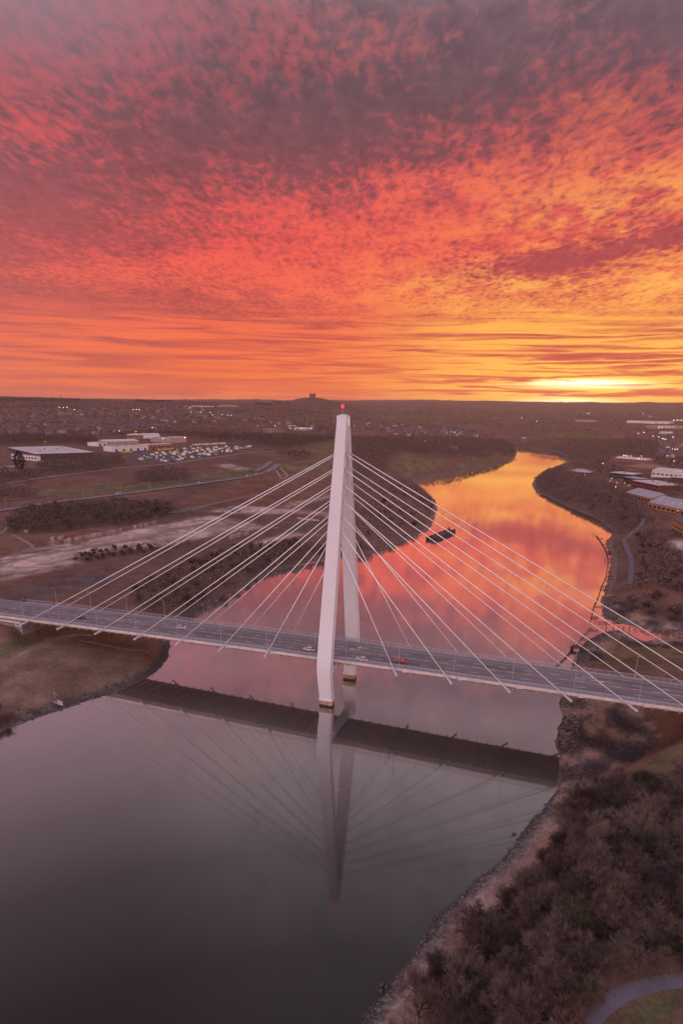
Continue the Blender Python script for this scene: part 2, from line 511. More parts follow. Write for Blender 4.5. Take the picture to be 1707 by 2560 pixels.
def drop(pts, lift=0.0):
    """points of the land seen at these pixels of the photograph"""
    pts = np.atleast_2d(np.asarray(pts, float))
    out = []
    ts = np.geomspace(60, 14000, 700)
    for x, y in pts:
        d = sight(x, y)
        q = CAM + ts[:, None] * d
        dif = q[:, 2] - land(q[:, 0], q[:, 1])
        i = np.argmax(dif < 0) if (dif < 0).any() else len(ts) - 1
        if i > 0:
            lo, hi = ts[i - 1], ts[i]
            for _ in range(2):
                tt = np.linspace(lo, hi, 24); q = CAM + tt[:, None] * d
                df = q[:, 2] - land(q[:, 0], q[:, 1])
                j = max(1, int(np.argmax(df < 0)) if (df < 0).any() else 23)
                lo, hi = tt[j - 1], tt[j]
        p = CAM + d * (lo if i > 0 else ts[0])
        out.append((p[0], p[1], float(land([p[0]], [p[1]])[0]) + lift))
    return np.array(out)
def D1(x, y, lift=0.0):
    return Vector(drop([(x, y)], lift)[0])

# ------------------------------------------------------------------ ground cover: colours of what grows or lies there
COVER = []           # (outline in the plane, colour, edge wobble)
def cover(pts, c, wob=2.0):
    COVER.append((drop(pts)[:, :2], c, wob))
SLAB, ASPH, GREEN, TAN, RED, TRACK = (.37, .275, .240), (.085, .072, .072), (.110, .092, .044), (.135, .095, .055), (.135, .066, .046), (.25, .155, .105)
cover([(0, 1395), (82, 1373), (151, 1359), (228, 1348), (395, 1311), (430, 1308), (490, 1294), (532, 1291), (628, 1308), (663, 1320), (575, 1331), (521, 1342),
       (477, 1353), (400, 1367), (315, 1373), (247, 1384), (192, 1395), (203, 1410), (118, 1429), (0, 1455)], SLAB, 3)
cover([(532, 1275), (597, 1264), (636, 1266), (715, 1272), (822, 1281), (822, 1290), (729, 1282), (647, 1285), (575, 1282), (526, 1279)], SLAB, 3)
cover([(696, 1266), (760, 1250), (825, 1236), (825, 1244), (770, 1258), (720, 1268)], SLAB, 2)
cover([(640, 1356), (700, 1338), (729, 1331), (764, 1336), (700, 1350), (645, 1368)], SLAB, 2)
cover([(720, 1322), (790, 1298), (812, 1300), (780, 1318), (735, 1332)], ASPH, 2)
cover([(0, 1500), (60, 1470), (210, 1432), (290, 1440), (280, 1455), (190, 1475), (120, 1500), (50, 1512), (0, 1520)], ASPH, 3)
cover([(0, 1455), (118, 1429), (203, 1410), (212, 1424), (120, 1448), (0, 1478)], RED, 2)
cover([(85, 1228), (200, 1214), (330, 1206), (460, 1203), (460, 1215), (330, 1228), (180, 1240), (95, 1243)], GREEN, 4)
cover([(471, 1190), (560, 1177), (630, 1172), (640, 1186), (540, 1199), (480, 1203)], GREEN, 3)
cover([(765, 1122), (800, 1106), (832, 1097), (845, 1096), (845, 1132), (790, 1134)], GREEN, 6)
cover([(440, 1258), (520, 1232), (640, 1196), (720, 1180), (830, 1180), (830, 1232), (690, 1262), (600, 1262), (470, 1284)], RED, 8)
cover([(690, 1160), (760, 1150), (835, 1148), (835, 1180), (720, 1180)], TAN, 6)
cover([(0, 1620), (100, 1590), (250, 1600), (400, 1660), (330, 1705), (200, 1750), (0, 1815)], (.165, .108, .076), 5)
cover([(150, 1580), (260, 1570), (430, 1618), (425, 1655), (380, 1660), (300, 1632), (200, 1612)], RED, 5)
cover([(0, 1656), (60, 1626), (120, 1597), (165, 1586), (180, 1590), (130, 1608), (70, 1640), (0, 1680)], TRACK, 1)
cover([(60, 1585), (100, 1588), (110, 1603), (40, 1625), (0, 1640), (0, 1600)], (.085, .072, .042), 3)
cover([(1001, 1135), (1015, 1131), (1067, 1148), (1125, 1152), (1101, 1166), (1032, 1183), (998, 1186), (970, 1169)], TAN, 6)
cover([(1240, 1150), (1190, 1162), (1130, 1172), (1130, 1166), (1200, 1150), (1240, 1144)], GREEN, 5)
cover([(1438, 1096), (1480, 1093), (1550, 1091), (1570, 1094), (1520, 1100), (1440, 1101)], GREEN, 10)
cover([(1320, 1078), (1480, 1082), (1450, 1092), (1330, 1092)], (.10, .085, .04), 10)
cover([(880, 1040), (980, 1036), (1080, 1046), (960, 1050)], (.11, .09, .045), 14)
cover([(640, 1052), (830, 1030), (845, 1040), (700, 1064)], TAN, 14)
cover([(190, 1050), (220, 1046), (246, 1050), (240, 1057), (200, 1059)], GREEN, 10)
cover([(735, 1083), (800, 1078), (815, 1084), (750, 1088)], GREEN, 8)
cover([(150, 1098), (235, 1094), (236, 1098), (150, 1101)], (.20, .07, .045), 8)
cover([(560, 1066), (640, 1062), (640, 1066), (570, 1071)], TAN, 8)
cover([(290, 1140), (300, 1125), (430, 1125), (480, 1112), (640, 1112), (620, 1128), (540, 1136), (420, 1160), (340, 1158)], ASPH, 4)
cover([(0, 1166), (40, 1164), (60, 1172), (0, 1182)], SLAB, 3)
cover([(545, 1162), (575, 1160), (625, 1172), (600, 1176), (560, 1170)], SLAB, 2)
cover([(1460, 1610), (1540, 1585), (1620, 1615), (1707, 1605), (1707, 1672), (1570, 1660), (1445, 1645)], (.115, .075, .040), 4)
cover([(1668, 1352), (1707, 1340), (1707, 1400), (1690, 1392)], SLAB, 2)
cover([(1590, 1930), (1660, 1880), (1707, 1860), (1707, 1960), (1650, 1960)], (.125, .092, .045), 3)
cover([(1640, 1780), (1707, 1790), (1707, 1850), (1640, 1840)], RED, 4)
cover([(1530, 2545), (1600, 2500), (1707, 2470), (1707, 2530), (1640, 2560), (1560, 2560)], (.070, .068, .030), 1.5)
for k in range(26):          # patchwork of far fields
    x, y = rnd.uniform(860, 1690), rnd.uniform(1030, 1072); w, h = rnd.uniform(40, 130), rnd.uniform(1.5, 5)
    cover([(x, y), (x + w, y - h * 0.3), (x + w * 1.05, y + h * 0.6), (x + w * 0.1, y + h)], rnd.choice([TAN, (.10, .085, .04), (.075, .055, .04), RED]), 20)

# ------------------------------------------------------------------ ground: one sheet to the horizon, rings closing up towards the viewer
_rings = np.geomspace(24, 15000, 540)
_az = np.concatenate([np.linspace(-180, -42, 40, endpoint=False), np.linspace(-42, 42, 640, endpoint=False), np.linspace(42, 180, 40, endpoint=False)])
_A, _Rr = np.meshgrid(_az, _rings)
GX = CAM[0] + _Rr * np.sin(np.radians(_A + YAW)); GY = CAM[1] + _Rr * np.cos(np.radians(_A + YAW))
gx, gy = GX.ravel(), GY.ravel()
gz = land(gx, gy)
nr, na = GX.shape
V = np.stack([gx, gy, gz], 1)
V = np.vstack([V, [[CAM[0], CAM[1], float(land([CAM[0]], [CAM[1]])[0])]]])
i0 = (np.arange(nr - 1)[:, None] * na + np.arange(na)[None, :])
i1 = (np.arange(nr - 1)[:, None] * na + (np.arange(na)[None, :] + 1) % na)
Q = np.stack([i0, i0 + na, i1 + na, i1], -1).reshape(-1, 4)
T3 = np.concatenate([Q[:, [0, 1, 2]], Q[:, [0, 2, 3]]])
fan = np.stack([np.full(na, nr * na), np.arange(na), (np.arange(na) + 1) % na], 1)
T3 = np.concatenate([T3, fan])
gcol = np.empty((len(V), 4), np.float32); gcol[:, 3] = 1
_n = fbm(V[:, 0] / 90, V[:, 1] / 90, 40, 4); _n2 = fbm(V[:, 0] / 16, V[:, 1] / 16, 41, 4)
_rr = np.hypot(V[:, 0] - CAM[0], V[:, 1] - CAM[1])
BR, BR2, OL = np.array((.170, .082, .060)), np.array((.090, .053, .047)), np.array((.125, .084, .054))
_w = np.clip(0.5 + 2.2 * _n, 0, 1)[:, None]; _w2 = np.clip(0.5 + 1.6 * _n2, 0, 1)[:, None]
gcol[:, :3] = (BR * _w + BR2 * (1 - _w)) * 0.65 + (OL * _w2 + BR2 * (1 - _w2)) * 0.35
for poly, c, wob in COVER:
    lo, hi = poly.min(0) - 3 * wob, poly.max(0) + 3 * wob
    k = np.where((V[:, 0] > lo[0]) & (V[:, 0] < hi[0]) & (V[:, 1] > lo[1]) & (V[:, 1] < hi[1]))[0]
    if not len(k): continue
    wx = V[k, 0] + wob * 2 * fbm(V[k, 0] / (wob * 4), V[k, 1] / (wob * 4), 50, 3); wy = V[k, 1] + wob * 2 * fbm(V[k, 0] / (wob * 4), V[k, 1] / (wob * 4), 60, 3)
    ins = pip(wx, wy, poly); ed = edge_dist(wx, wy, poly)
    fe = np.maximum(1.2, _rr[k] * 0.006)
    w_ = np.clip(0.5 + np.where(ins, ed, -ed) / (2 * fe), 0, 1)
    f = (1 + 0.9 * fbm(V[k, 0] / 11, V[k, 1] / 11, 70, 4))
    if c == SLAB:      # old wheel tracks and joints run along the slabs
        al, ac = V[k, 0] * .36 + V[k, 1] * .93, V[k, 0] * .93 - V[k, 1] * .36
        f = f * (1 + 1.5 * fbm(ac / 7, al / 90, 72, 4)) * (1 - 0.45 * (np.abs(fbm(ac / 22, al / 160, 73, 3)) < 0.018))
    patch = 0.95 - 0.50 * sstep(fbm(V[k, 0] / 34, V[k, 1] / 34, 71, 4), 0.02, 0.16)
    if c == SLAB: patch = 0.80 - 0.25 * sstep(fbm(V[k, 0] / 20, V[k, 1] / 20, 74, 4), 0.02, 0.16)
    w_ = (w_ * patch)[:, None]
    gcol[k, :3] = np.clip(np.array(c) * f[:, None] * w_ + gcol[k, :3] * (1 - w_), 0, 1)
# tidal mud close to the water
mudw = 1 - sstep(V[:, 2], 0.55, 1.25)
mudw = mudw * (V[:, 2] > -5)
gcol[:, :3] = gcol[:, :3] * (1 - mudw[:, None]) + np.array((.080, .060, .055)) * mudw[:, None]
_aa = np.degrees(np.arctan2(V[:, 0] - CAM[0], V[:, 1] - CAM[1])) - YAW
bw = sstep(V[:, 2], 0.22, 0.5) * (1 - sstep(V[:, 2], 1.6, 3.6)) * ((_aa > -2) & (_rr < 330) & (V[:, 1] < -42)) * np.clip(0.75 + 1.5 * _n2, 0, 1)
gcol[:, :3] = gcol[:, :3] * (1 - bw[:, None]) + np.array((.25, .175, .150)) * bw[:, None]
_m3 = fbm(V[:, 0] / 8, V[:, 1] / 8, 90, 4)
mf = (V[:, 2] > 0.1) * (1 - sstep(V[:, 2], 1.0, 1.6)) * ((V[:, 0] > 60) & (V[:, 1] > -60) & (_rr < 420))
lw_, dw_ = (mf * sstep(_m3, 0.03, 0.12))[:, None], (mf * sstep(-_m3, 0.03, 0.10))[:, None]
gcol[:, :3] = gcol[:, :3] * (1 - lw_) + np.array((.23, .135, .10)) * lw_
gcol[:, :3] = gcol[:, :3] * (1 - dw_) + np.array((.042, .030, .028)) * dw_
gme = tri_mesh('ground', V, T3, None, True)
ca = gme.color_attributes.new('cover', 'FLOAT_COLOR', 'POINT')
ca.data.foreach_set('color', gcol.ravel())
GM = bpy.data.materials.new('ground_cover'); GM.use_nodes = True
q = NT(GM.node_tree); b = GM.node_tree.nodes['Principled BSDF']
att = q.n('ShaderNodeAttribute', attribute_name='cover')
pos = q.n('ShaderNodeNewGeometry').outputs['Position']
n1 = q.noise(pos, 0.9, 6, 0.65); n2 = q.noise(pos, 0.12, 4, 0.6); n3 = q.noise(pos, 4.0, 3, 0.6); n4 = q.noise(pos, 0.028, 5, 0.62, 0.6)
f = q.add(q.add(q.mul(n1, 0.7), q.mul(n2, 0.6)), q.add(q.mul(n3, 0.3), q.mul(n4, 0.5)))
c = q.scale(att.outputs['Color'], q.lin(f, 0.72, 1.38, 0.35, 1.75))
zz = q.sep(pos)[2]
wet = q.mul(q.smooth(q.add(zz, q.mul(q.sub(n2, 0.5), 0.6)), 1.05, 0.45), q.smooth(n1, 0.42, 0.60))
q.put(b.inputs['Base Color'], c)
q.put(b.inputs['Roughness'], q.lin(wet, 0.0, 1.0, 0.95, 0.16))
q.put(b.inputs['Specular IOR Level'], q.lin(wet, 0.0, 1.0, 0.08, 0.9))
bn = q.n('ShaderNodeBump'); bn.inputs['Strength'].default_value = 0.5; bn.inputs['Distance'].default_value = 0.25
q.put(bn.inputs['Height'], n1); q.put(b.inputs['Normal'], bn.outputs[0])
gme.materials.append(GM)
ground = tag(obj('ground', gme), 'brown winter grassland, mud banks and far fields of the river valley', kind='structure')

# ------------------------------------------------------------------ water
WM = bpy.data.materials.new('river_water'); WM.use_nodes = True
q = NT(WM.node_tree)
for nd in list(q.t.nodes): q.t.nodes.remove(nd)
pos = q.n('ShaderNodeNewGeometry').outputs['Position']
rip = q.add(q.mul(q.noise(pos, 0.35, 3, 0.5, 0.4), 0.7), q.mul(q.noise(pos, 1.6, 2, 0.5), 0.25))
calm = q.smooth(q.noise(pos, 0.012, 3, 0.5), 0.40, 0.62)
bn = q.n('ShaderNodeBump'); bn.inputs['Distance'].default_value = 0.05
q.put(bn.inputs['Strength'], q.lin(calm, 0, 1, 0.030, 0.055))
q.put(bn.inputs['Height'], rip)
lw = q.n('ShaderNodeLayerWeight'); lw.inputs['Blend'].default_value = 0.5
cosv = q.sub(1.0, lw.outputs['Facing'])
gl0 = q.n('ShaderNodeBsdfGlossy'); gl0.inputs['Roughness'].default_value = 0.05
gl1 = q.n('ShaderNodeBsdfGlossy'); gl1.inputs['Roughness'].default_value = 0.33      # the river's fine chop
for g_ in (gl0, gl1):
    g_.inputs['Color'].default_value = (1, 1, 1, 1)
    q.put(g_.inputs['Normal'], bn.outputs[0])
gl = q.n('ShaderNodeMixShader'); q.put(gl.inputs[0], q.mul(q.lin(calm, 0, 1, 0.13, 0.24), q.smooth(cosv, 0.10, 0.36)))
q.t.links.new(gl0.outputs[0], gl.inputs[1]); q.t.links.new(gl1.outputs[0], gl.inputs[2])
df = q.n('ShaderNodeBsdfDiffuse'); df.inputs['Color'].default_value = (.012, .009, .010, 1)
refl = q.ramp(cosv, [(0.0, 1.0), (0.17, 0.98), (0.36, 0.90), (0.42, 0.68), (0.47, 0.46), (0.54, 0.235), (0.62, 0.10), (0.72, 0.038), (0.80, 0.024), (1.0, 0.02)])
mx = q.n('ShaderNodeMixShader'); q.put(mx.inputs[0], refl)
q.t.links.new(df.outputs[0], mx.inputs[1]); q.t.links.new(gl.outputs[0], mx.inputs[2])
ow = q.n('ShaderNodeOutputMaterial'); q.t.links.new(mx.outputs[0], ow.inputs[0])
wme = mesh('river_water', [(-900, -1000, 0), (700, -1000, 0), (700, 2300, 0), (-900, 2300, 0)], [(0, 1, 2, 3)], WM)
tag(obj('river_water', wme), 'still river water mirroring the sunset sky', kind='structure')

# ================================================================== the bridge
WHITE = mat('white_bridge_paint', (.55, .53, .55), 0.45, 0.05, 0.15, 0.35)
_b = WHITE.node_tree.nodes['Principled BSDF']; q = NT(WHITE.node_tree)
_pos = q.n('ShaderNodeNewGeometry').outputs['Position']; _s = q.sep(_pos)
_st = q.noise(q.xyz(q.mul(_s[0], 3.2), q.mul(_s[1], 3.2), q.mul(_s[2], 0.07)), 1.0, 4, 0.6)
_cl = q.noise(_pos, 0.09, 4, 0.6)
_jt = q.math('LESS_THAN', q.math('FRACT', q.div(q.add(_s[2], 1.1), 4.6)), 0.014)
_f = q.add(q.mul(q.smooth(_st, 0.50, 0.78), 0.14), q.mul(q.smooth(_cl, 0.42, 0.7), 0.08))
_f = q.add(_f, q.mul(_jt, 0.10))
q.put(_b.inputs['Base Color'], q.mix(_f, (.56, .545, .575), (.25, .21, .20)))
CABLE = mat('white_cable_sheath', (.66, .63, .63), 0.4, 0.03, 0.5)
STEEL = mat('grey_painted_steel', (.30, .30, .34), 0.5, 0.12, 0.8)
TUBEM = mat('anchor_tube_grey', (.36, .36, .42), 0.45, 0.10, 1.0)
CONC = mat('pale_edge_concrete', (.50, .43, .42), 0.85, 0.18, 0.5)
DARKST = mat('dark_deck_steel', (.30, .23, .20), 0.7, 0.2, 0.3)
ROADM = mat('deck_asphalt', (.165, .140, .145), 0.9, 0.22, 0.12, 0.15, coord='World')
_b = ROADM.node_tree.nodes['Principled BSDF']; q = NT(ROADM.node_tree)
_s = q.sep(q.n('ShaderNodeNewGeometry').outputs['Position'])
_wt = q.noise(q.xyz(q.mul(_s[0], 0.012), q.mul(_s[1], 1.1), 0), 1.0, 3, 0.6)
_pa = q.noise(q.xyz(q.mul(_s[0], 0.05), q.mul(_s[1], 0.16), 3.0), 1.0, 5, 0.65)
_pt = q.math('GREATER_THAN', q.voronoi(q.xyz(q.mul(_s[0], 0.045), q.mul(_s[1], 0.28), 0), 1.0, 'Color'), 0.72)
_f = q.add(q.add(q.mul(_wt, 0.7), q.mul(_pa, 0.55)), q.mul(_pt, -0.07))
q.put(_b.inputs['Base Color'], q.mix(q.smooth(_f, 0.38, 0.85), (.105, .088, .092), (.205, .178, .184)))
FOOTM = mat('footway_surfacing', (.20, .175, .185), 0.9, 0.15, 0.3, coord='World')
PAINTW = mat('road_marking_white', (.62, .60, .58), 0.8, 0.25, 1.5)
PAINTP = mat('road_marking_buff', (.42, .29, .25), 0.85, 0.30, 0.8)
RUSTC = mat('tide_stained_concrete', (.30, .17, .10), 0.9, 0.55, 0.5, base2=(.50, .33, .22))
WETC = mat('wet_dark_concrete', (.022, .018, .017), 0.5, 0.3, 0.8)

DECK_Z, HALF = 18.0, 11.0
A0, SP = 26.42, 20.09
XL, XR = -166.0, 172.0
def dz_(x):
    return 1.21 * x / 100 - 0.41 * (x / 100) ** 2
XS = [XL + (XR - XL) * i / 84 for i in range(85)]
bridge = thing('cable_stayed_bridge', 'white cable-stayed road bridge with one leaning twin-legged pylon over the river', 'bridge')

def sweep(name, prof, mats, parent, xs=XS, smooth=False):
    mb = MB()
    mb.loft([[(x, y, z + dz_(x)) for y, z in prof] for x in xs])
    return mb.build(name, mats, parent, smooth=smooth)
# deck: steel box with cross girders, asphalt, raised footways, pale edge beams
deck = sweep('deck', [(-9.6, 16.2), (-10.5, 17.15), (-10.5, 17.75), (10.5, 17.75), (10.5, 17.15), (9.6, 16.2)], DARKST, bridge)
sweep('carriageway', [(-8.5, 17.755), (-8.5, 18.0), (0, 18.12), (8.5, 18.0), (8.5, 17.755)], ROADM, deck)
for s in (-1, 1):
    sweep('footway', sorted([(s * 8.503, 17.755), (s * 10.497, 17.755), (s * 10.497, 18.16), (s * 8.503, 18.16)], key=lambda p: (p[1], p[0] if p[1] < 18 else -p[0])), FOOTM, deck)
ribm = MB().box(-0.22, 0.22, -9.5, 9.5, 15.62, 16.195).me('cross_girder', DARKST)
for i in range(83):
    x = XL + 4 + i * 4.02
    obj('cross_girder', ribm, deck, (x, 0, dz_(x)))
for s in (-1, 1):            # edge fascia in lengths, with the joint and the little scallop at every stay
    cuts = [XL] + [sg * (A0 + SP * k) + 1.6 for sg in (-1, 1) for k in (range(6, -1, -1) if sg < 0 else range(7))] + [XR]
    for a, b_ in zip(cuts[:-1], cuts[1:]):
        xs = [a + 0.06, a + 1.2, a + 2.6] + [a + 2.6 + (b_ - a - 2.7) * k / 4 for k in (1, 2, 3, 4)]
        mb = MB(); rings = []
        for j, x in enumerate(xs):
            low = 16.75 if j == 0 else 16.85 if j == 1 else 17.1
            pr = [(10.503, low), (11.05, low + 0.05), (11.15, 17.95), (10.9, 18.12), (10.503, 18.12)]
            rings.append([(x, s * y, z + dz_(x)) for y, z in (pr if s > 0 else pr[::-1])])
        mb.loft(rings).build('edge_beam', CONC, bridge)
# parapets: top and middle rails on posts
postm = MB().box(-0.05, 0.05, -0.07, 0.07, 0, 1.22).me('post', STEEL)
for s in (-1, 1):
    par = sweep('parapet', [(s * 10.66, 19.36), (s * 10.80, 19.36), (s * 10.80, 19.50), (s * 10.66, 19.50)][::s], STEEL, bridge)
    tag(par, 'grey steel parapet along the %s edge of the deck' % ('near' if s < 0 else 'far'))
    for z in (18.55, 18.95):
        sweep('rail', [(s * 10.70, z), (s * 10.76, z), (s * 10.76, z + 0.06), (s * 10.70, z + 0.06)][::s], STEEL, par)
    for k in range(148):
        x = XL + 2 + k * 2.26
        obj('post', postm, par, (x, s * 10.73, 18.13 + dz_(x)))
    sweep('kerb_rail', [(s * 8.62, 18.60), (s * 8.72, 18.60), (s * 8.72, 18.72), (s * 8.62, 18.72)][::s], STEEL, par)

# painted road markings: thin sheets, one object for each dash
def flat_patch(name, pts, m, parent, z=0.0):
    xs = [p[0] for p in pts]; cx = sum(xs) / len(xs)
    V = [(x, y, 18.128 - 0.0141 * abs(y) + dz_(x) + z) for x, y in pts]
    return obj(name, mesh(name, V, [tuple(range(len(V)))], m), parent)
dash = mesh('lane_dash', [(-1.6, -0.09, 0), (1.6, -0.09, 0), (1.6, 0.09, 0), (-1.6, 0.09, 0)], [(0, 1, 2, 3)], PAINTW)
cdash = mesh('centre_dash', [(-1.3, -0.20, 0), (1.3, -0.20, 0), (1.3, 0.20, 0), (-1.3, 0.20, 0)], [(0, 1, 2, 3)], PAINTP)
slope = math.atan(0.0121)
for y, st, me_, nm in ((-4.7, 9.0, dash, 'lane_dash'), (3.6, 9.0, dash, 'lane_dash'), (0.0, 6.0, cdash, 'centre_dash')):
    x = XL + 3
    while x < XR - 3:
        o = obj(nm, me_, deck, (x, y, 18.130 - 0.0141 * abs(y) + dz_(x)))
        o.rotation_euler = (0, -slope, 0)
        x += st
for y, m_, w in ((7.3, PAINTW, 0.07), (-8.0, PAINTW, 0.06), (0.42, PAINTP, 0.06), (-0.42, PAINTP, 0.06)):
    mb = MB()
    xs = XS
    V = [(x, y + sgn * w, 18.127 - 0.0141 * abs(y) + dz_(x)) for x in xs for sgn in (-1, 1)]
    F = [(2 * i, 2 * i + 2, 2 * i + 3, 2 * i + 1) for i in range(len(xs) - 1)]
    obj('edge_line', mesh('edge_line', V, F, m_), deck)
for (x, y, s) in ((5.5, 2.0, -1), (7.8, 4.9, -1), (92, 5.4, 1), (95, 3.0, 1), (-95, 2.2, -1)):       # lane arrows
    P = [(-2.6, -.12), (0.6, -.12), (0.6, -.5), (2.4, 0), (0.6, .5), (0.6, .12), (-2.6, .12)]
    flat_patch('lane_arrow', [(x + a * s, y + b_ * s) for a, b_ in P], PAINTW, deck)
for x0 in (-2.0, 86.0, -106.0):          # hatched box outlines
    for a, b_, c_, d_ in ((0, 4, 1.2, 1.35), (0, 4, 3.0, 3.15), (0, .15, 1.2, 3.15), (3.85, 4, 1.2, 3.15), (1.2, 2.8, 1.7, 1.85), (1.2, 2.8, 2.5, 2.65)):
        flat_patch('box_marking', [(x0 + a, c_), (x0 + b_, c_), (x0 + b_, d_), (x0 + a, d_)], PAINTP, deck, 0.002)
flat_patch('movement_joint', [(-139, -8.2), (-138.4, -8.2), (-129.8, 7), (-130.4, 7)], PAINTP, deck, 0.003)

# pylon: two legs bowed out under the deck and leaning together to one head
LEG = [(3.2, 15.0, 2.50), (6, 15.75, 2.54), (9, 16.45, 2.58), (12, 17.0, 2.64), (14.5, 17.3, 2.69), (17, 17.42, 2.72), (19.5, 17.2, 2.74), (27, 15.9, 2.70), (57, 10.4, 2.44), (82, 5.85, 2.12), (103.6, 1.92, 1.82)]
TH = 3.1
def leg_ring(s, z, yf, hw, th=TH):
    yb = max(yf - th, 0.02)
    c = min(0.22, (yf - yb) * 0.3)
    P = [(-hw, yf - c), (-hw + c, yf), (hw - c, yf), (hw, yf - c), (hw, yb + c), (hw - c, yb), (-hw + c, yb), (-hw, yb + c)]
    P = [(x, s * y, z) for x, y in P]
    return P if s > 0 else P[::-1]
def leg_at(z):
    zs = [a for a, _, _ in LEG]
    return np.interp(z, zs, [b_ for _, b_, _ in LEG]), np.interp(z, zs, [c_ for _, _, c_ in LEG])
pyl = obj('pylon', None, bridge)
for s in (-1, 1):
    zs = sorted(set([a for a, _, _ in LEG] + list(np.linspace(27, 103.6, 24))))
    mb = MB().loft([leg_ring(s, z, *leg_at(z)) for z in zs])
    lg = mb.build('leg', WHITE, pyl)
    tag(lg, 'white %s leg of the pylon' % ('near' if s < 0 else 'far'))
    mb = MB().loft([leg_ring(s, 2.55, 15.18, 2.72, 3.45), leg_ring(s, 3.25, 15.18, 2.72, 3.45)]).build('base_collar', WHITE, lg)
    MB().loft([leg_ring(s, -4, 14.85, 2.55, 3.1), leg_ring(s, 0.75, 14.95, 2.55, 3.1)]).build('waterline_band', WETC, lg)
    MB().loft([leg_ring(s, 0.75, 15.02, 2.58, 3.14), leg_ring(s, 2.56, 15.02, 2.58, 3.14)]).build('stained_foot', RUSTC, lg)
    # stay sockets up the side faces
    for sx in (-1, 1):
        for k in range(7):
            z = 91.9 - (6 - k) * 5.2
            yf, hw = leg_at(z); yc = s * max(yf - TH / 2, 0.7)
            MB().box(sx * hw - 0.12 if sx > 0 else -hw - 0.12, sx * hw + 0.12 if sx > 0 else -hw + 0.12, yc - 0.22, yc + 0.22, z - 0.6, z + 0.55).build('stay_socket', STEEL, lg)
# head cap, ridge and lit corner panel
capm = MB()
capm.add([(-1.83, -1.93, 103.6), (1.83, -1.93, 103.6), (1.83, 1.93, 103.6), (-1.83, 1.93, 103.6), (-1.80, -1.8, 104.5), (0, -1.8, 105.0), (1.80, -1.8, 104.5), (-1.80, 1.8, 104.5), (0, 1.8, 105.0), (1.80, 1.8, 104.5)],
         [(0, 1, 6, 5, 4), (1, 2, 9, 6), (2, 3, 7, 8, 9), (3, 0, 4, 7), (4, 5, 8, 7), (5, 6, 9, 8)])
capm.build('head_cap', WHITE, pyl)
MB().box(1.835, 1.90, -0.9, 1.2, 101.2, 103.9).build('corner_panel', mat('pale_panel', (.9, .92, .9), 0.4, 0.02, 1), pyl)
# cross beam under the deck, haunched into the legs
mb = MB()
mb.loft([[(-1.5, y, z0), (1.5, y, z0), (1.5, y, z1), (-1.5, y, z1)] for y, z0, z1 in ((-13.9, 10.6, 15.4), (-9.5, 13.4, 15.6), (0, 14.0, 15.6), (9.5, 13.4, 15.6), (13.9, 10.6, 15.4))])
mb.build('cross_beam', WHITE, pyl)
MB().box(-0.8, 0.8, -14.6, -11.2, 15.9, 17.3).build('deck_bearing', STEEL, pyl)
MB().box(-0.8, 0.8, 11.2, 14.6, 15.9, 17.3).build('deck_bearing', STEEL, pyl)

# twenty-eight stays, each with its anchor tube hanging below the deck edge
for s in (-1, 1):
    for sx in (-1, 1):
        for k in range(7):
            X = sx * (A0 + SP * k)
            z1 = 91.9 - (6 - k) * 5.2
            yf, hw = leg_at(z1)
            top = Vector((sx * (hw + 0.05), s * max(yf - TH / 2, 0.7), z1))
            tip = Vector((X, s * 12.35, 15.6 + dz_(X)))
            d = (top - tip).normalized()
            end = tip + d * 5.4
            c_ = MB().tube(end, top, 0.17, 0.17, 8).build('cable', CABLE, bridge, smooth=True)
            t_ = MB(); t_.tube(tip, tip + d * 2.2, 0.46, 0.40, 10); t_.tube(tip + d * 2.2, tip + d * 5.6, 0.34, 0.24, 10)
            t_.build('anchor_tube', TUBEM, c_, smooth=False)
            bx0 = tip + d * 2.6
            mb = MB(); mb.tube(Vector((bx0.x, s * 10.9, bx0.z - 0.2)), Vector((bx0.x, s * 12.3, bx0.z - 0.3)), 0.42, 0.36, 6)
            mb.build('anchor_bracket', STEEL, c_)
# abutments
for x0, x1, nm in ((-166, -149, 'near the brown meadow'), (162, 176, 'on the thicket side')):
    ab = MB().box(x0, x1, -10.2, 10.2, -1, 15.55 + dz_((x0 + x1) / 2)).build('abutment', mat('abutment_concrete', (.20, .165, .165), 0.9, 0.3, 0.3, bump=0.3), bridge)
    MB().box(x0 - 0.2, x1 + 0.2, -10.9, 10.9, 15.553 + dz_((x0 + x1) / 2), 16.3 + dz_((x0 + x1) / 2)).build('bearing_shelf', CONC, ab)
# painted letters on the abutment wall under the deck
GRAF = mat('graffiti_white', (.55, .52, .58), 0.8, 0.3, 2.0)
GRAB = mat('graffiti_blue', (.14, .20, .42), 0.8, 0.3, 2.0)
mb = MB()
for i_, (y0_, w_) in enumerate(((-8.6, .9), (-7.4, .7), (-6.3, 1.0), (-4.9, .8), (-3.7, .9))):
    mb.box(-148.99, -148.96, y0_, y0_ + .28, 11.2, 12.9); mb.box(-148.99, -148.96, y0_, y0_ + w_, 12.65 - .5 * (i_ % 2), 12.9 - .5 * (i_ % 2)); mb.box(-148.99, -148.96, y0_ + w_ - .25, y0_ + w_, 11.2 + .3 * (i_ % 3), 12.5)
mb.build('graffiti', GRAF, bridge)
MB().box(-152.6, -149.6, -10.24, -10.21, 10.9, 12.6).add([(-152.2, -10.25, 11.2), (-150.4, -10.25, 11.2), (-150.0, -10.25, 12.2), (-151.8, -10.25, 12.3)], [(0, 1, 2, 3)], 1).build('graffiti', [GRAF, GRAB], bridge)
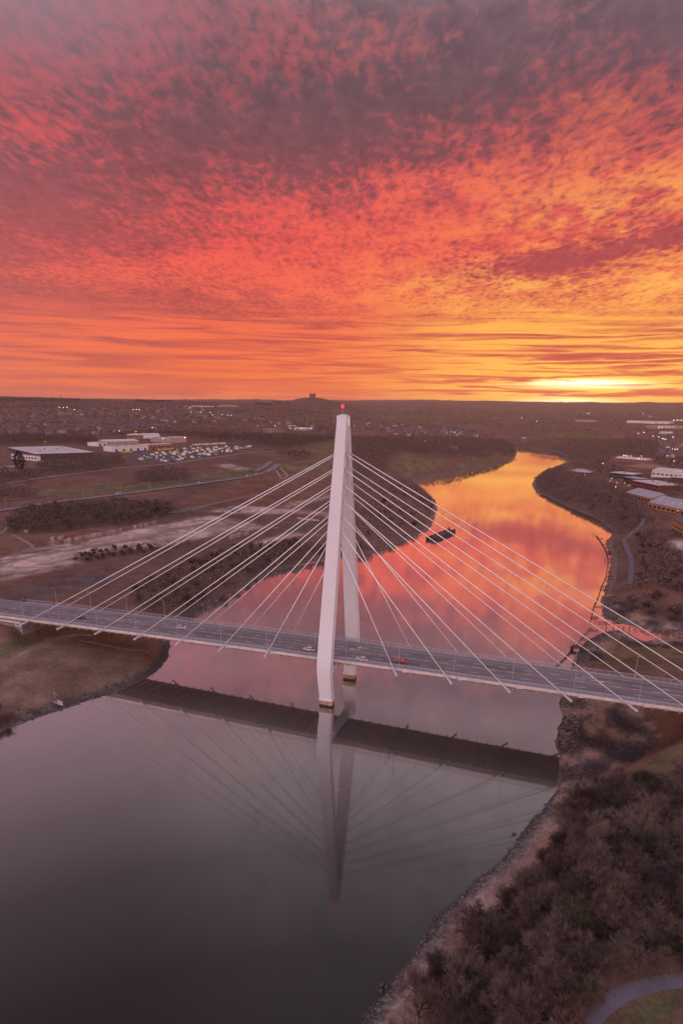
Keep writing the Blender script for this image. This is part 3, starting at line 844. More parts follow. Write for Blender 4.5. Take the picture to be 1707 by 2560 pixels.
# warning light on the head
bea = thing('warning_light', 'red warning light on a short mast on top of the pylon', 'light', (-0.4, 0, 104.9))
MB().tube((0, 0, 0), (0, 0, 2.0), 0.09, 0.07, 8).build('mast', STEEL, bea)
MB().tube((0, 0, 2.0), (0, 0, 2.25), 0.35, 0.35, 10).build('lamp_base', STEEL, bea)
ln = MB().blob((0, 0, 2.75), 0.55, 12, 8).build('lamp_globe', mat('red_lamp_glass', (.6, .02, .02), 0.3, emit=((1.0, .02, .02), 0.30)), bea, smooth=True)
MB().blob((0, 0, 2.75), 0.24, 10, 6).build('bulb', mat('lamp_bulb', (1, .3, .2), 0.3, emit=((1.0, .40, .25), 0.5)), ln, smooth=True)
pl_ = bpy.data.lights.new('warning_light_glow', 'POINT'); pl_.energy = 8; pl_.color = (1, .05, .04); pl_.shadow_soft_size = 0.6
plo = bpy.data.objects.new('warning_light_glow', pl_); COL.objects.link(plo); plo.parent = bea; plo.location = (0, 0, 2.75)

# approach roads beyond the abutments
for nm, xa, xb in (('road_approach_meadow', -420, XL - 0.02), ('road_approach_thicket', XR + 0.02, 420)):
    xs = np.linspace(xa, xb, 24)
    mb = MB()
    mb.loft([[(x, -10.5, 10.0), (x, 10.5, 10.0), (x, 10.5, 18.1 + dz_(max(-170, min(175, x)))), (x, -10.5, 18.1 + dz_(max(-170, min(175, x))))] for x in xs])
    tag(mb.build(nm, [ROADM]), 'asphalt approach road on its embankment', kind='structure')

# street lamps along both edges of the deck
lampm = MB(); lampm.tube((0, 0, 0), (0, 0, 1.0), 0.14, 0.14, 8); lampm.tube((0, 0, 1.0), (0, 0, 8.6), 0.085, 0.055, 8)
poleme = lampm.me('pole', STEEL)
armme = MB().tube((0, 0, 8.55), (0, 1.0, 8.75), 0.045, 0.04, 6).me('arm', STEEL)
headme = MB().box(-0.14, 0.14, 0.85, 1.5, 8.70, 8.82).me('lamp_head', mat('lamp_head_grey', (.35, .34, .36), 0.5, 0.1, 2))
ORD = ['first', 'second', 'third', 'fourth', 'fifth', 'sixth', 'seventh', 'eighth']
for s in (-1, 1):
    for sx in (-1, 1):
        for k in range(8):
            X = sx * (6.4 + SP * k)
            if X > 130 and s < 0 or X > 140: continue
            L = thing('street_lamp', '%s lamp post from the pylon on the %s parapet, towards the %s bank' % (ORD[k], 'near' if s < 0 else 'far', 'meadow' if sx < 0 else 'thicket'), 'street lamp',
                      (X, s * 10.30, 18.16 + dz_(X)), 0 if s < 0 else math.pi, 'street lamps on the bridge')
            for nm, me_ in (('pole', poleme), ('arm', armme), ('lamp_head', headme)):
                obj(nm, me_, L)

# ================================================================== roads, paths, buildings
def ribbon(name, pts, width, m, label, lift=0.12, step=6.0, world=False):
    P = np.array(pts, float) if world else drop(pts)
    P = P[:, :2]
    # smooth resample
    seg = np.r_[0, np.cumsum(np.hypot(*np.diff(P, axis=0).T))]
    n = max(6, int(seg[-1] / step))
    t = np.linspace(0, seg[-1], n)
    C = np.stack([np.interp(t, seg, P[:, 0]), np.interp(t, seg, P[:, 1])], 1)
    for _ in range(3):
        C[1:-1] = 0.25 * C[:-2] + 0.5 * C[1:-1] + 0.25 * C[2:]
    dd = np.gradient(C, axis=0); dd /= np.linalg.norm(dd, axis=1)[:, None] + 1e-9
    nn = np.stack([-dd[:, 1], dd[:, 0]], 1)
    offs = np.linspace(-width / 2, width / 2, 5)
    V, F = [], []
    for i in range(n):
        p = C[i][None] + nn[i][None] * offs[:, None]
        z = land(p[:, 0], p[:, 1])
        for k in range(5):
            V.append((p[k, 0], p[k, 1], max(z.mean(), z[k]) + lift))
    for i in range(n - 1):
        for k in range(4):
            a = i * 5 + k
            F.append((a, a + 5, a + 6, a + 1))
    o = obj(name, mesh(name, V, F, m))
    tag(o, label, kind='structure')
    return o, C
FARROAD = mat('far_road_asphalt', (.15, .128, .130), 0.9, 0.15, 0.05, coord='World')
PATHM = mat('footpath_asphalt', (.125, .105, .125), 0.9, 0.15, 0.4, coord='World')
TRACKM = mat('pale_gravel_track', (.24, .175, .15), 0.95, 0.25, 0.1, coord='World')
_, ROADC = ribbon('road', [(-40, 1284), (60, 1268), (120, 1258), (250, 1243), (380, 1226), (500, 1210), (600, 1196), (650, 1186), (678, 1176), (694, 1160)], 9.5, FARROAD, 'grey road curving round the hillside above the old slabs', 0.45)
ribbon('cycle_path', [(-40, 1260), (120, 1240), (300, 1222), (500, 1199), (620, 1184)], 3.5, FARROAD, 'narrow path above the road', 0.4)
ribbon('side_road', [(640, 1178), (662, 1166), (678, 1154)], 8, FARROAD, 'short side road climbing the slope', 0.4)
ribbon('railway', [(20, 1209), (150, 1190), (300, 1171), (430, 1160), (560, 1141), (640, 1131), (720, 1126)], 6, TRACKM, 'pale line of the old railway below the yard', 0.5)
ribbon('hillside_path', [(700, 1170), (720, 1190), (705, 1200), (690, 1176)], 3, TRACKM, 'path winding down the slope', 0.3)
ribbon('lower_path', [(420, 1283), (500, 1268), (560, 1255), (610, 1243), (680, 1236)], 4, FARROAD, 'grey path under the red slope', 0.3)
ribbon('riverside_path', [(1572, 1462), (1577, 1430), (1575, 1395), (1562, 1365), (1556, 1350), (1575, 1340), (1600, 1318), (1610, 1296)], 3.4, PATHM, 'grey riverside path on the far wooded bank', 0.25, 3)
ribbon('footpath', [(1440, 2600), (1475, 2548), (1520, 2508), (1570, 2477), (1640, 2458), (1720, 2450), (1800, 2446)], 3.0, PATHM, 'curving grey footpath beside the thicket', 0.06, 1.2)

_tr = mat('worn_track', (.21, .150, .125), 0.95, 0.3, 0.15, coord='World')
for pts_, w_, lb_ in (([(0, 1668), (60, 1633), (120, 1602), (170, 1588), (230, 1590)], 2.6, 'dirt track over the meadow'), ([(0, 1412), (90, 1388), (200, 1372), (330, 1350), (470, 1318), (560, 1300)], 3.2, 'worn wheel track along the old slab'),
                    ([(110, 1412), (200, 1392), (320, 1368), (420, 1350)], 2.2, 'fainter wheel track on the old slab'), ([(0, 1335), (20, 1322), (18, 1305), (45, 1290)], 3.0, 'track round the end of the copse'), ([(30, 1335), (60, 1352), (90, 1368), (60, 1378)], 2.4, 'track from the copse to the slab'),
                    ([(455, 1310), (500, 1300), (560, 1304), (640, 1316), (700, 1320)], 3.0, 'muddy track between the slabs'), ([(430, 1283), (480, 1276), (530, 1262), (600, 1246)], 2.4, 'track below the red slope'), ([(640, 1200), (720, 1186), (800, 1200), (830, 1206)], 2.4, 'track across the red slope'),
                    ([(200, 1602), (260, 1612), (330, 1628), (390, 1640)], 1.6, 'trodden path under the deck edge')):
    ribbon('track', pts_, w_, _tr, lb_, 0.10, 3)
ROOFL = mat('pale_metal_roof', (.46, .40, .41), 0.6, 0.12, 0.05)
ROOFG = mat('grey_metal_roof', (.26, .245, .27), 0.55, 0.12, 0.08)
ROOFD = mat('dark_slate_roof', (.085, .075, .085), 0.8, 0.2, 0.3)
ROOFB = mat('brown_tile_roof', (.20, .12, .10), 0.85, 0.2, 0.3)
WALLW = mat('white_cladding', (.55, .51, .51), 0.7, 0.1, 0.1)
WALLR = mat('dark_red_cladding', (.16, .035, .04), 0.7, 0.15, 0.1)
WALLB = mat('orange_brick', (.30, .135, .085), 0.9, 0.25, 0.6)
WALLD = mat('dark_cladding', (.055, .045, .055), 0.7, 0.2, 0.2)
WALLT = mat('tan_rendered_wall', (.32, .22, .19), 0.85, 0.15, 0.2)
GLASSD = mat('dark_window_glass', (.02, .02, .025), 0.15, 0.1, 1, 0.6)
DOORD = mat('dark_roller_door', (.05, .045, .05), 0.7, 0.1, 1)
LAMPW = mat('lit_lamp_white', (1, .9, .75), 0.4, emit=((1.0, .80, .58), 0.9))
LAMPO = mat('lit_lamp_orange', (1, .6, .2), 0.4, emit=((1.0, .42, .10), 0.8))
LAMPR = mat('lit_lamp_red', (1, .1, .05), 0.4, emit=((1.0, .04, .03), 0.5))

def building(name, label, c0, c1, depth, h, wall, roof, style='flat', c2=None, rows=1, nwin=0, ndoor=0, rh=None, skylights=0, group=None):
    """walls on the ground line c0-c1 (pixels), running `depth` metres back"""
    P = drop([c0, c1] + ([c2] if c2 else []))
    a, b_ = Vector(P[0]), Vector(P[1])
    u = Vector((b_.x - a.x, b_.y - a.y, 0)); L = u.length; u.normalize()
    v = Vector((-u.y, u.x, 0))
    back = Vector((a.x - CAM[0], a.y - CAM[1], 0))
    if c2:
        w = Vector(P[2]) - a; w.z = 0
        if v.dot(w) < 0: v = -v
    elif v.dot(back) < 0:
        v = -v
    if u.cross(v).z < 0:                      # keep a right-handed plan: start from the other end
        a = a + u * L; u = -u
    rot = math.atan2(u.y, u.x)
    z0 = min(P[0][2], P[1][2]) - 0.4
    t = thing(name, label, 'building', (a.x, a.y, z0), rot, group)
    W = MB()
    W.box(0, L, 0, depth, -6, h)
    wl = W.build('wall', wall, t)
    rm = MB()
    rh = rh if rh is not None else min(L, depth) * 0.14
    o = 0.5
    if style == 'flat':
        rm.box(-0.3, L + 0.3, -0.3, depth + 0.3, h + 0.003, h + 0.6)
    elif style == 'gable':                    # ridge along the front
        rm.add([(-o, -o, h), (L + o, -o, h), (L + o, depth + o, h), (-o, depth + o, h), (-o, depth / 2, h + rh), (L + o, depth / 2, h + rh)],
               [(0, 1, 5, 4), (2, 3, 4, 5), (0, 4, 3), (1, 2, 5), (0, 3, 2, 1)])
    elif style == 'hip':
        k = min(L, depth) * 0.5
        if L >= depth:
            R0, R1 = (k, depth / 2, h + rh), (L - k, depth / 2, h + rh)
            Fs = [(0, 1, 5, 4), (2, 3, 4, 5), (0, 4, 3), (1, 2, 5), (0, 3, 2, 1)]
        else:
            R0, R1 = (L / 2, k, h + rh), (L / 2, depth - k, h + rh)
            Fs = [(0, 1, 4), (1, 2, 5, 4), (2, 3, 5), (3, 0, 4, 5), (0, 3, 2, 1)]
        rm.add([(-o, -o, h), (L + o, -o, h), (L + o, depth + o, h), (-o, depth + o, h), R0, R1], Fs)
    ro = rm.build('roof', roof, t)
    if style == 'flat' and L > 30:
        for i in range(int(L / 9)):          # rooflight strips and vents
            x = 4 + i * 9
            MB().box(x, x + 1.4, depth * .12, depth * .88, h + 0.603, h + 0.75).build('rooflight', ROOFG, ro)
            if i % 2:
                y = depth * rnd.uniform(.2, .8); MB().box(x + 3, x + 4.6, y, y + 1.8, h + 0.603, h + 1.7).build('roof_vent', WALLD, ro)
    for i in range(skylights):
        x = L * (i + 0.7) / (skylights + 0.4)
        zs = h + rh * 0.5 + 0.12
        sk = MB(); sl_ = rh / (depth / 2 + o)
        y0, y1 = depth * 0.18, depth * 0.32
        sk.add([(x, y0, h + sl_ * (y0 + o) + .06), (x + 1.2, y0, h + sl_ * (y0 + o) + .06), (x + 1.2, y1, h + sl_ * (y1 + o) + .06), (x, y1, h + sl_ * (y1 + o) + .06)], [(0, 1, 2, 3)])
        sk.build('skylight', WALLW, ro)
    for r in range(rows):
        zc = h * (r + 0.55) / rows
        for i in range(nwin):
            x = L * (i + 0.5) / nwin
            ww = min(L / nwin * 0.3, 2.2)
            MB().box(x - ww, x + ww, -0.08, -0.004, zc - min(1.0, h / rows * 0.25), zc + min(1.0, h / rows * 0.25)).build('window', GLASSD, t)
    for i in range(ndoor):
        x = L * (i + 0.5) / ndoor
        MB().box(x - 2.0, x + 2.0, -0.10, -0.004, 0.3, min(4.4, h * 0.72)).build('door', DOORD, t)
    return t, L

building('factory', 'huge low factory with broad pale flat roof behind bare trees', (93, 1151), (236, 1144), 150, 9, WALLD, ROOFL, 'flat', c2=(0, 1139))
building('glazed_office_block', 'white glazed office front joined to the huge pale-roofed factory', (93.5, 1153), (30, 1146), 6, 7, WALLW, ROOFG, 'flat', rows=1, nwin=9)
building('workshop', 'long white workshop with roller doors behind the vehicle yard', (283, 1130), (372, 1125), 26, 8, WALLW, ROOFL, 'flat', ndoor=5)
building('workshop', 'white workshop with an orange brick end and dark doors', (374, 1125), (431, 1121), 24, 8.5, WALLB, ROOFL, 'flat', nwin=6, ndoor=3)
building('storage_shed', 'pale ridge-roofed storage shed behind the long white workshop', (268, 1114), (348, 1110), 34, 7, WALLT, ROOFL, 'gable', rh=3)
building('storage_shed', 'small pale shed at the treed end of the long white workshop', (246, 1116), (268, 1114), 24, 6, WALLW, ROOFL, 'flat', ndoor=2)
building('brick_workshop', 'dark brick workshop with a row of windows and pale roof, far side of the yard', (320, 1096), (359, 1095.5), 30, 7, WALLB, ROOFL, 'hip', nwin=8, rh=3)
building('storage_shed', 'pale grey shed beside the dark brick workshop', (360, 1096), (400, 1095), 30, 8, WALLW, ROOFL, 'gable', rh=2)
building('depot_building', 'long grey-roofed depot building with a lit lamp on its roof edge', (377, 1104), (430, 1107), 26, 7, WALLT, ROOFG, 'gable', rh=3)
building('depot_building', 'tan windowless depot block beside the brightest yard lamp', (431, 1107), (467, 1106), 24, 10, WALLT, ROOFL, 'flat')
# business park on the right
building('riverside_hall', 'low red hall with grey hipped roof and three orange lamps at the river bend', (1416, 1186), (1472, 1189), 22, 5, WALLR, ROOFG, 'hip', nwin=7, rh=4)
building('office_block', 'dark office with a pale flat roof behind the riverside trees', (1522, 1195), (1576, 1197), 26, 8, WALLD, ROOFL, 'flat', rows=2, nwin=8)
building('office_block', 'small black office block tucked beside the red pale-roofed hall', (1556, 1207), (1588, 1210), 16, 8, WALLD, ROOFG, 'flat', rows=2, nwin=5)
building('office_block', 'dark red hall with pale flat roof in the business park', (1578, 1219), (1642, 1227), 30, 9, WALLR, ROOFL, 'flat', rows=2, nwin=9)
building('office_block', 'pale grey hall with bright lamps along its front', (1626, 1193), (1704, 1196), 34, 10, WALLW, ROOFL, 'gable', rh=3, nwin=7)
building('office_block', 'brown hipped-roof office behind the lamp-lit grey hall', (1566, 1175), (1640, 1178), 30, 7, WALLB, ROOFB, 'hip', nwin=9, rh=4)
building('office_block', 'curved-front office with pale roof and a row of white lamps', (1534, 1156), (1610, 1157), 30, 8, WALLB, ROOFL, 'gable', rh=3, rows=2, nwin=10)
building('office_block', 'grey ridge-roofed office nearest the wooded point, brick ends', (1563, 1243), (1624, 1254), 26, 6, WALLB, ROOFG, 'gable', rh=5, nwin=8)
building('office_block', 'big grey ridge-roofed office with a row of skylights', (1618, 1272), (1722, 1292), 30, 7, WALLB, ROOFG, 'gable', rh=6, nwin=9, skylights=6)
building('brick_office', 'tall orange brick office with dark roof at the picture edge', (1677, 1324), (1724, 1356), 24, 11, WALLB, ROOFD, 'hip', rows=3, nwin=7, rh=4)
building('office_block', 'pale flat-roofed unit behind the big grey office, at the picture edge', (1674, 1204), (1730, 1207), 20, 6, WALLD, ROOFL, 'flat')
# far sheds
for c0, c1, dp, hh, rf, wl_, lb in (
        ((1565, 1057), (1668, 1060), 90, 11, ROOFL, WALLW, 'long pale warehouse far off on the right plain'),
        ((1642, 1072), (1720, 1072), 90, 11, ROOFL, WALLT, 'pale warehouse with a row of bright lamps on the right plain'),
        ((1680, 1053), (1720, 1054), 60, 10, ROOFL, WALLT, 'farthest lamp-lit warehouse at the right picture edge'),
        ((1650, 1085), (1680, 1085), 24, 5, ROOFL, WALLW, 'small pale shed between the lamp-lit warehouse and the business park'),
        ((1453, 1055), (1490, 1055), 40, 9, ROOFL, WALLT, 'pale works on the plain below the sun'),
        ((1662, 1125), (1720, 1125), 18, 5, ROOFL, WALLD, 'long low shed behind the business park trees'),
        ((466, 1021), (499, 1021), 40, 9, ROOFL, WALLW, 'first pale shed on the far hillside estate'),
        ((502, 1020.5), (564, 1019.5), 50, 10, ROOFL, WALLW, 'longest pale shed on the far hillside estate'),
        ((566, 1021), (596, 1021), 40, 15, ROOFL, WALLT, 'tallest pale block on the far hillside estate'),
        ((659, 1081), (710, 1081.5), 16, 8, ROOFB, WALLT, 'row of pinkish buildings beside the school field'),
        ((740, 1075.5), (781, 1075.5), 16, 5, ROOFL, WALLW, 'long white low pavilion beside the green field'),
        ((726, 1072), (741, 1072), 14, 8, ROOFL, WALLT, 'small pale block behind the long white pavilion'),
        ((150, 1040), (158, 1040), 14, 12, ROOFB, WALLT, 'pale gabled hall among the hillside houses'),
        ((1144, 1083), (1156, 1083), 14, 7, ROOFD, WALLW, 'white house in the village by the wood'),
        ((1305, 1096), (1314, 1096), 12, 5, ROOFD, WALLW, 'lone white cottage above the river head'),
        ((1118, 1114), (1128, 1122), 14, 6, ROOFD, WALLW, 'white house at the edge of the bank wood')):
    building('far_warehouse' if dp > 30 else 'far_building', lb, c0, c1, dp, hh, wl_, rf, 'flat' if dp > 30 else 'gable', nwin=6 if dp < 30 else 0)

# hilltop monument: a dark open temple of columns
mz = float(land([PEN[0]], [PEN[1]])[0])
MONM = mat('sooty_sandstone', (.06, .05, .045), 0.95, 0.3, 0.2)
mon = thing('temple_monument', 'dark columned temple monument on top of the far hill', 'monument', (PEN[0], PEN[1], mz - 0.6), R(-YAW) * 0 + R(8))
MB().box(-15, 15, -8, 8, 0, 2).build('platform', MONM, mon)
MB().box(-14.5, 14.5, -7.5, 7.5, 14, 19).build('entablature', MONM, mon)
colme = MB().tube((0, 0, 2.0), (0, 0, 14), 1.05, 0.85, 10).me('column', MONM)
for i in range(7):
    for j in (-1, 1):
        obj('column', colme, mon, (-13 + i * 26 / 6, j * 6.2, 0))
for j in (-1, 1):
    for i in (-1, 1):
        obj('column', colme, mon, (i * 13, j * 2.1, 0))
for s in (-1, 1):
    mb = MB(); x0, x1 = (s * 11.5, s * 14.5) if s > 0 else (-14.5, -11.5)
    mb.add([(x0, -7.5, 19), (x1, -7.5, 19), (x1, 7.5, 19), (x0, 7.5, 19), (x0, 0, 22), (x1, 0, 22)], [(0, 1, 5, 4), (2, 3, 4, 5), (0, 4, 3), (1, 2, 5)])
    mb.build('pediment', MONM, mon)
# masts on the skyline
def mast(x, y, hpx, label):
    p = D1(x, y)
    hgt = hpx * math.hypot(p.x - CAM[0], p.y - CAM[1]) / 1750
    t = thing('transmission_mast', label, 'mast', p)
    w = hgt * 0.07
    for sx in (-1, 1):
        for sy in (-1, 1):
            MB().tube((sx * w, sy * w, -1), (0.15 * sx, 0.15 * sy, hgt), 0.35, 0.2, 5).build('leg', MONM, t)
    for k in range(1, 6):
        z = hgt * k / 6; ww = w * (1 - k / 6)
        MB().box(-ww - .1, ww + .1, -ww - .1, ww + .1, z, z + 0.4).build('brace', MONM, t)
    for z in (0.72, 0.86):
        MB().box(-hgt * 0.09, hgt * 0.09, -.3, .3, hgt * z, hgt * z + 0.7).build('cross_arm', MONM, t)
mast(154, 1001, 12, 'taller of two masts on the left skyline'); mast(98, 1000, 11, 'mast left of the taller one on the skyline')
mast(596, 1005, 12, 'mast on the skyline above the hillside sheds'); mast(720, 1007, 9, 'mast on the skyline beside the monument hill')
mast(824, 1010, 8, 'mast on the skyline between the monument and the pylon head'); mast(209, 1112, 24, 'pale lattice mast between the factory and the workshops')
mast(506, 1092, 16, 'slim mast behind the vehicle yard'); mast(553, 1104, 20, 'lattice mast at the wood edge behind the yard')

# far houses: one street plan per estate, the nearest each an object of its own
HW = [mat('house_brick_red', (.17, .085, .068), 0.9, 0.25, 0.5), mat('house_brick_brown', (.15, .095, .08), 0.9, 0.25, 0.5), mat('house_render', (.33, .26, .25), 0.85, 0.15, 0.5)]
HR = [mat('house_roof_red', (.115, .055, .048), 0.9, 0.25, 0.5), mat('house_roof_slate', (.085, .072, .085), 0.85, 0.2, 0.5), mat('house_roof_brown', (.13, .075, .06), 0.9, 0.2, 0.5)]
def house_mesh(w, r, L, Dp, h):
    mb = MB()
    mb.box(-L / 2, L / 2, -Dp / 2, Dp / 2, -3, h, 0)
    o = 0.35; rh = Dp * 0.42
    mb.add([(-L / 2 - o, -Dp / 2 - o, h), (L / 2 + o, -Dp / 2 - o, h), (L / 2 + o, Dp / 2 + o, h), (-L / 2 - o, Dp / 2 + o, h), (-L / 2 - o, 0, h + rh), (L / 2 + o, 0, h + rh)],
           [(0, 1, 5, 4), (2, 3, 4, 5)], 1)
    mb.add([(-L / 2, -Dp / 2, h), (-L / 2, 0, h + rh), (-L / 2, Dp / 2, h), (L / 2, -Dp / 2, h), (L / 2, 0, h + rh), (L / 2, Dp / 2, h)], [(0, 1, 2), (3, 5, 4)], 0)
    mb.box(L * 0.28, L * 0.28 + 0.9, -0.5, 0.5, h + rh - 0.6, h + rh + 1.1, 0)
    for i in (-1, 1):
        for s in (-1, 1):
            for z in (1.2, 3.8):
                mb.box(i * L * 0.27 - 0.7, i * L * 0.27 + 0.7, s * Dp / 2 - 0.03, s * Dp / 2 + 0.03, z, z + 1.3, 2)
    return mb, [w, r, GLASSD]
HPROTO = []
for i in range(9):
    w_, r_ = HW[[0, 0, 1, 1, 2, 0, 1, 2, 0][i]], HR[[0, 1, 2, 1, 1, 2, 0, 0, 1][i]]
    HPROTO.append(house_mesh(w_, r_, rnd.choice([9, 14, 20]), rnd.uniform(7, 8.5), rnd.uniform(4.8, 5.6)))
HMESH = [mb.me('house', ms) for mb, ms in HPROTO]
HDESC = ['red-roofed', 'slate-roofed', 'brown-roofed', 'brown brick slate-roofed', 'pale slate-roofed', 'red brick brown-roofed', 'brown brick red-roofed', 'pale red-roofed', 'red brick slate-roofed']
ESTATES = [([(0, 1030), (240, 1022), (440, 1025), (440, 1060), (330, 1085), (180, 1088), (0, 1090)], 'brick houses on the far left hillside', 'house in the terraces of the far left hillside', 190),
           ([(440, 1015), (640, 1018), (700, 1040), (560, 1060), (440, 1058)], 'houses on the hillside below the far sheds', 'house on the hillside below the far pale sheds', 40),
           ([(890, 1066), (960, 1058), (1080, 1066), (1180, 1078), (1235, 1092), (1100, 1096), (960, 1086), (890, 1080)], 'houses of the village across the wood', 'house in the village above the bank wood', 110),
           ([(1640, 1100), (1707, 1098), (1707, 1140), (1650, 1150), (1630, 1120)], 'houses behind the business park', 'house among trees behind the business park', 24),
           ([(600, 1042), (730, 1056), (830, 1062), (830, 1075), (640, 1058)], 'houses below the monument hill', 'house scattered below the monument hill', 30)]
allV, allF, allI = [], [], []
house_spots = []
for outline, grp, lab, keep in ESTATES:
    P = drop(outline)[:, :2]
    cands = []
    rot0 = rnd.uniform(0, math.pi)
    lo, hi = P.min(0), P.max(0)
    ext = max(hi - lo)
    c0 = (lo + hi) / 2
    ca_, sa_ = math.cos(rot0), math.sin(rot0)
    N1, N2 = int(ext / 16) + 2, int(ext / 30) + 2
    for j in range(-N2 // 1, N2):
        for i in range(-N1, N1):
            if rnd.random() < 0.25: continue
            bend = 40 * math.sin(i * 0.05 + j * 0.4)
            a, b_ = i * 17 + rnd.uniform(-2, 2), j * 33 + bend + rnd.uniform(-3, 3) + (9 if i % 2 else -9)
            cands.append((c0[0] + a * ca_ - b_ * sa_, c0[1] + a * sa_ + b_ * ca_, rot0 + rnd.choice([0, 0, 0, math.pi / 2]) + rnd.uniform(-.1, .1)))
    A = np.array(cands)
    A = A[pip(A[:, 0], A[:, 1], P)]
    if not len(A): continue
    dens = vnoise(A[:, 0] / 120, A[:, 1] / 120, 77)
    A = A[dens > 0.40]
    zz_ = land(A[:, 0], A[:, 1])
    dist = np.hypot(A[:, 0] - CAM[0], A[:, 1] - CAM[1])
    order = np.argsort(dist)
    for n_, i in enumerate(order):
        x, y, ro_ = A[i]
        k = rnd.randrange(9)
        house_spots.append((x, y))
        if n_ < keep:
            o = obj('house', HMESH[k], None, (x, y, zz_[i] - 0.2), ro_)
            tag(o, HDESC[k] + ' ' + lab, 'house', grp)
        elif n_ < keep + 700:
            mb, ms = HPROTO[k]
            VV = np.array(mb.V[:14 + 4]); c_, s_ = math.cos(ro_), math.sin(ro_)
            base_i = len(allV)
            for vx, vy, vz in VV:
                allV.append((x + vx * c_ - vy * s_, y + vx * s_ + vy * c_, zz_[i] - 0.2 + vz))
            for f_, mi in zip(mb.F, mb.I):
                if max(f_) < len(VV):
                    allF.append(tuple(v_ + base_i for v_ in f_)); allI.append((0 if mi == 0 else 3) + k % 3)
if allF:
    tag(obj('distant_houses', mesh('distant_houses', allV, allF, HW + HR, allI)), 'mass of far-off brick houses covering the hillsides', kind='stuff')

# lit lamps far away: post and globe
lpole = MB().tube((0, 0, -1), (0, 0, 8), 0.12, 0.08, 5).me('pole', STEEL)
def lamp(x, y, m_, label, r=0.7, hgt=8, group='lit lamps among the far buildings'):
    p = D1(x, y)
    d = math.hypot(p.x - CAM[0], p.y - CAM[1])
    ddir = sight(x, y)
    t = thing('lit_street_lamp', label, 'street lamp', p, 0, group)
    obj('pole', lpole, t, scale=(1, 1, hgt / 8))
    g_ = LGLOBE.setdefault(m_.name, MB().blob((0, 0, 0), 1.0, 8, 6).me('lamp_globe', m_, True))
    obj('lamp_globe', g_, t, (0, 0, hgt), scale=r * d / 1400)
LGLOBE = {}
for i, (x, y) in enumerate([(463, 1103), (409, 1106), (362, 1153), (478, 1034), (502, 1034), (526, 1034), (556, 1040), (532, 1041), (579, 1042), (570, 1041), (150, 1022), (160, 1022), (169, 1022), (187, 1028),
                            (334, 1027), (342, 1027), (349, 1027), (382, 1076), (342, 1087), (335, 1087), (300, 1085), (645, 1070), (660, 1070), (688, 1070), (726, 1077), (752, 1077), (777, 1077), (478, 1128), (476, 1021), (505, 1021),
                            (1645, 1071), (1653, 1071), (1662, 1071), (1671, 1071), (1681, 1071), (1682, 1052), (1692, 1052), (1701, 1052), (1593, 1087), (1607, 1085), (1644, 1097), (1653, 1102), (1657, 1103), (1661, 1105),
                            (1678, 1131), (1684, 1132), (1690, 1132), (1556, 1148), (1561, 1149), (1565, 1150), (1574, 1150), (1600, 1150), (1594, 1157), (1504, 1170), (1646, 1186), (1665, 1186), (1686, 1186), (1681, 1164), (1664, 1150),
                            (1535, 1234), (1538, 1222), (1467, 1034), (1471, 1034), (1606, 1034), (1623, 1042), (1680, 1098), (1062, 1109), (1097, 1110), (1135, 1086), (1303, 1046), (1340, 1056), (1630, 1095)]):
    side = 'left hillside and yards' if x < 860 else 'right-hand plain and business park'
    lamp(x, y + 3, LAMPW, 'distant lit white lamp among the buildings of the %s' % side, 0.36 if i else 1.1, 9, 'lit white lamps on the %s' % side)
for i, (x, y) in enumerate([(1432, 1188), (1442, 1191), (1460, 1193), (1524, 1209), (1522, 1213), (1521, 1217), (1559, 1215), (1665, 1279), (1691, 1288), (114, 1110), (258, 1027), (264, 1027), (1527, 1203), (1638, 1224), (1570, 1222)]):
    lamp(x, y, LAMPO, 'lit orange lamp outside a building of the %s' % ('left hillside' if x < 860 else 'business park'), 0.42, 4, 'lit orange lamps')
lamp(1501, 1148, LAMPR, 'lit red lamp beside the business park road', 0.6, 5); lamp(1648, 1148, LAMPR, 'lit red lamp near the business park trees at the edge', 0.5, 5)

